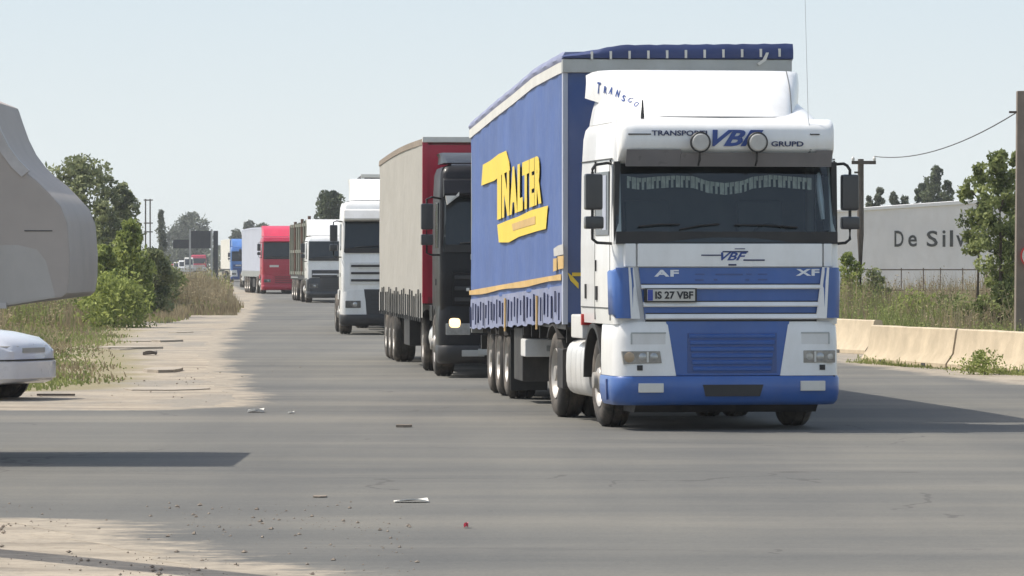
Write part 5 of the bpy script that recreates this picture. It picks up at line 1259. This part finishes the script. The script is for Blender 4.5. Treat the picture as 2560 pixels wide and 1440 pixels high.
tree('bush', 'dense low green bush between the lettered wall and the barriers', 2300, 108, 0.95, 0.75, 0.0, M['leaf_fresh'], 34, 36, 0.08, bp2, 'bush', 'weedy bushes behind the barriers', 0.02, 4, 0.5)
tree('bush', 'low green bush at the foot of the young trees', 2400, 104, 1.0, 0.6, 0.0, M['leaf_bright'], 30, 36, 0.08, bp2, 'bush', 'weedy bushes behind the barriers', 0.02, 4, 0.5)
tree('bush', 'leafy weed clump growing at the foot of the barrier by the sign', 2462, 73.0, 0.34, 0.48, 0.0, M['leaf_fresh'], 26, 26, 0.045, [(0, 1.0), (0.4, 0.8), (1, 0.2)], 'bush', 'weeds at the barrier foot', 0.01)

def blades(name, n, sample, hmin, hmax, w, mat, lean=0.5, bushy=0.0, ls=0.07, seed=2.0):
    qs = []
    for k in range(n):
        r_ = sample()
        x, y = r_[0], r_[1]; f = r_[2] if len(r_) > 2 else 1.0
        dens = noise.noise((x*0.30, y*0.10, seed)) + 0.6*noise.noise((x*1.1, y*0.35, seed + 5))
        if dens < random.uniform(-0.7, 0.25): continue
        h = f*(hmin + (hmax - hmin)*random.random()**1.6)*(0.62 + 0.75*max(-0.5, dens)); a = random.uniform(0, 6.283); l = random.uniform(0, lean)*h
        dx, dy = math.cos(a)*l, math.sin(a)*l; bx, by = w/2, 0.0
        t = min(1, max(0, random.gauss(0.5 + 0.5*noise.noise((x*0.5, y*0.2, 7 + seed)), 0.2)))
        qs.append(([(x-bx, y-by, -0.01), (x+bx, y+by, -0.01), (x+dx*0.5+bx*0.7, y+dy*0.5+by*0.7, h*0.6), (x+dx, y+dy, h), (x+dx*0.5-bx*0.7, y+dy*0.5-by*0.7, h*0.6)], t))
        if f > 0.55 and random.random() < bushy:
            for j in range(random.randint(4, 9)):
                u = random.uniform(0.15, 1.0); p = Vector((x+dx*u, y+dy*u, h*u)) + rvec()*0.10*h
                qs.append((leaf_quad(p, ls), min(1, max(0, t + random.gauss(0, 0.15)))))
    return tag(cards(name, qs, mat), kind='stuff')
def verge_x(y): return lerp_tab(XLs, y)
def s_verge():
    y = 61.5 + 118*random.random()**1.25; d = abs(random.gauss(0, 1.3)) + random.random()**2*7*(0.5+y/120) - 0.7*random.random()
    x = verge_x(y) - d - 0.7*noise.noise((y*0.25, 0, 3)); return x, y, min(1.0, 0.45 + 0.25*max(0, d))
blades('grass', 42000, s_verge, 0.06, 0.30, 0.03, M['grass_green'], 0.9, 0.25, 0.05)
blades('dry_grass', 20000, s_verge, 0.06, 0.36, 0.025, M['grass_dry'], 0.9, 0.25, 0.05, 11.0)
def s_mound():
    y = 154 + 26*random.random(); y += 3*noise.noise((y*0.2, 5, 1)) + 2.5*random.random(); xr = lerp_tab(XL, y) - 0.25; d = 5.2*random.random()**1.1; x = xr - d - 0.35*noise.noise((y*0.6, 2, 3))
    return x, y, min(1.0, 0.30 + 0.55*d)*min(1.0, 0.35 + (y-156)*0.14)
blades('dry_weeds', 15000, s_mound, 0.5, 1.75, 0.03, M['grass_dry'], 0.4, 0.6, 0.08)
blades('green_weeds', 6000, s_mound, 0.25, 0.8, 0.03, M['grass_green'], 0.5, 0.6, 0.08, 21.0)
def s_left():
    u = random.random(); y = 118 + 26*u*u + 48*random.random() + 14*noise.noise((u*6, 1, 1)) + 8*random.random()**2; x = (-0.112 + 0.046*u)*y - 0.6; d = max(0, verge_x(y) - x)
    return x, y, min(1.0, 0.22 + 0.30*d)
blades('dry_weeds', 13000, s_left, 0.5, 1.9, 0.03, M['grass_dry'], 0.4, 0.6, 0.08, 4.0)
blades('green_weeds', 12000, s_left, 0.35, 1.5, 0.03, M['grass_green'], 0.5, 0.7, 0.09, 14.0)
def s_far():
    y = random.uniform(185, 420); return lerp_tab(XL, y) - 1.0 - random.random()*0.05*y, y
blades('dry_weeds', 9000, s_far, 0.4, 1.4, 0.06, M['grass_dry'], 0.4, 0.5, 0.14)
blades('green_weeds', 5000, s_far, 0.4, 1.5, 0.06, M['grass_green'], 0.4, 0.6, 0.16, 9.0)
def s_right():
    y = random.uniform(93, 134); return random.uniform(0.050*y, 0.125*y), y
def s_right_low():
    y = random.uniform(84, 100); return random.uniform(0.066*y + (0.9 if y > 90 else 1.7), 0.118*y), y
blades('dry_weeds', 17000, s_right, 0.35, 1.7, 0.02, M['grass_dry'], 0.45, 0.6, 0.055)
blades('green_weeds', 22000, s_right, 0.25, 1.3, 0.02, M['grass_green'], 0.5, 0.7, 0.06, 17.0)
blades('green_weeds', 7000, s_right_low, 0.2, 0.8, 0.02, M['grass_green'], 0.5, 0.6, 0.05, 8.0)
def s_rfar():
    y = random.uniform(134, 177); return random.uniform(0.035*y, 0.13*y), y
blades('dry_weeds', 13000, s_rfar, 0.4, 1.7, 0.03, M['grass_dry'], 0.4, 0.6, 0.08)
def s_foot():
    t = random.random(); return 6.6 + 2.0*t - 0.35 - 0.35*random.random()**2, 82.0 - 9.6*t - 0.2, 0.3 + random.random()**2
blades('grass', 1800, s_foot, 0.03, 0.2, 0.014, M['grass_green'], 0.8, 0.4, 0.04)
# far-off woods closing the horizon
qs = []
for k in range(9000):
    x = random.uniform(-190, 190); y = 860 + random.uniform(0, 40)
    hmax = 4.2 + 1.5*noise.noise((x*0.05, 1, 0)) + 1.0*noise.noise((x*0.22, 4, 0))
    qs.append((leaf_quad(Vector((x, y, random.uniform(0, 1)**0.8*hmax)), 2.0), min(1, max(0, random.gauss(0.45, 0.25)))))
tag(cards('far_woods', qs, M['leaf_far']), kind='stuff')

# ================================================================== litter and stones
st = MB()
for k in range(900):
    if random.random() < 0.75: y = random.uniform(25.5, 34); x = random.uniform(-0.112*y - 0.3, -0.02*y)
    else: y = random.uniform(57, 78); x = random.uniform(-7, -3.2)
    if noise.noise((x*0.9, y*0.5, 31)) < random.uniform(-0.5, 0.35): continue
    r = 0.004 + 0.017*random.random()**5; a = random.uniform(0, 3)
    P_ = [Vector((r*math.cos(a+i*1.571)*random.uniform(0.7, 1.5), r*math.sin(a+i*1.571)*random.uniform(0.7, 1.5), 0.0)) for i in range(4)]
    P_ = [p + Vector((x, y, r*0.25)) for p in P_]
    st.add(P_ + [Vector((x + r*0.2, y, r*random.uniform(0.8, 1.2))), Vector((x, y, -0.004))], [(0,1,4),(1,2,4),(2,3,4),(3,0,4),(1,0,5),(2,1,5),(3,2,5),(0,3,5)])
tag(st.build('gravel', M['stone'], None, smooth=0, weld=False), kind='stuff')
def litter(name, label, px, py, w, d, h, mat, cat, bend=0.0, rz=0.0, group='litter on the asphalt'):
    m_ = MB(); rg = []
    for k in range(7):
        u = k/6; rg.append([(w*(u-0.5), -d/2*(1-0.3*abs(2*u-1)), 0.004+bend*math.sin(u*3.1)), (w*(u-0.5), d/2*(1-0.2*u), 0.004+bend*u*u), (w*(u-0.5), d/2*(1-0.2*u), h+bend*u*u), (w*(u-0.5), -d/2*(1-0.3*abs(2*u-1)), h+bend*math.sin(u*3.1))])
    m_.loft(rg); o = m_.build(name, M[mat], None, smooth=0); o.location = at(px, gY(py), 0.0); o.rotation_euler = (0, 0, rz)
    return tag(o, label, cat, group)
# haze
litter('paper_scrap', 'crumpled white paper strip lying in the middle of the junction', 1028, 1256, 0.25, 0.16, 0.012, 'paper', 'litter', 0.02, 0.1)
litter('paper_scrap', 'small white scrap at the corner of the tan dirt', 640, 1031, 0.19, 0.25, 0.03, 'paper', 'litter', 0.02)
litter('paper_scrap', 'tiny white scrap on the asphalt right of the dirt corner', 728, 1034, 0.07, 0.12, 0.02, 'paper', 'litter', 0.01)
litter('flat_stone', 'dark flat stone on the asphalt before the trailer wheels', 1010, 1068, 0.17, 0.16, 0.03, 'stone', 'stone', 0.0)
litter('red_scrap', 'tiny red scrap near the bottom of the junction', 1165, 1320, 0.03, 0.08, 0.03, 'red', 'litter', 0.01)
litter('broken_board', 'dark broken piece of board on the tan dirt', 375, 888, 0.26, 0.3, 0.06, 'wood', 'board', 0.03)
litter('broken_board', 'thin dark strip of board along the edge of the dirt', 140, 990, 0.5, 0.12, 0.03, 'wood', 'board', 0.0)
litter('flat_stone', 'small dark stone among the crumbs left of the paper strip', 800, 1243, 0.10, 0.2, 0.012, 'stone', 'stone', 0.0)

# ================================================================== small details on the charcoal cab
for x, z, w, h_, mt, lab in ((-0.78, 1.36, 0.05, 0.05, 'chrome', 'badge'), (-0.10, 1.34, 0.09, 0.08, 'lamp', 'marker_lamp'), (-0.42, 1.06, 0.07, 0.07, 'lamp', 'marker_lamp'), (-0.02, 0.60, 0.20, 0.08, 'alu', 'fog_lamp'), (0.20, 0.44, 0.18, 0.08, 'lamp', 'fog_lamp'), (-0.66, 1.86, 0.16, 0.09, 'alu', 'marker_lamp'), (-0.35, 0.40, 0.55, 0.10, 'alu', 'step_plate')):
    b = MB(); b.box(x-w/2, x+w/2, -0.115 if z < 0.5 else -0.06, -0.02, z-h_/2, z+h_/2); b.build(lab, M[mt], DT, bevel=0.012)
b = MB(); b.prism([(-1.13, 2.80), (-0.92, 2.80), (-0.92, 2.86), (-1.02, 2.74), (-1.10, 2.66)], 'y', -0.16, 0.02); b.build('visor_bracket', M['chrome'], DT, smooth=0)

# ================================================================== summer haze
hz = MB(); hz.box(-1520, 1520, -80, 2640, -1.2, 11.5)
m = bpy.data.materials.new('pale_haze'); m.use_nodes = True
N, L = m.node_tree.nodes, m.node_tree.links
N.remove(N["Principled BSDF"])
pv = N.new("ShaderNodeVolumePrincipled"); pv.inputs["Color"].default_value = (0.93, 0.95, 0.97, 1); pv.inputs["Density"].default_value = 0.00024; pv.inputs["Anisotropy"].default_value = 0.3
L.new(pv.outputs[0], N["Material Output"].inputs["Volume"])
tag(hz.build('haze', m, None, smooth=0), kind='stuff')

# broken slabs of old pavement on the dirt verge
for k in range(7):
    y = random.uniform(63, 120); x = random.uniform(max(-9.5, verge_x(y) + 0.7), lerp_tab(XL, y) - 0.5)
    n_ = random.randint(6, 9); a_, b_2 = random.uniform(0.25, 0.75), random.uniform(0.4, 1.6); h_ = 0.010 + 0.035*random.random()**2
    poly = []
    for i in range(n_):
        t_ = 6.283*i/n_; q_ = random.uniform(0.7, 1.15); poly.append((a_*q_*math.cos(t_), b_2*q_*math.sin(t_)))
    m_ = MB(); m_.prism(poly, 'z', -0.003, h_); o = m_.build('pavement_chunk', M['slab'], None, smooth=0); o.location = (x, y, 0)
    tag(o, 'thin broken chunk of old pavement lying on the tan dirt', 'pavement chunk', 'broken pavement chunks on the dirt')
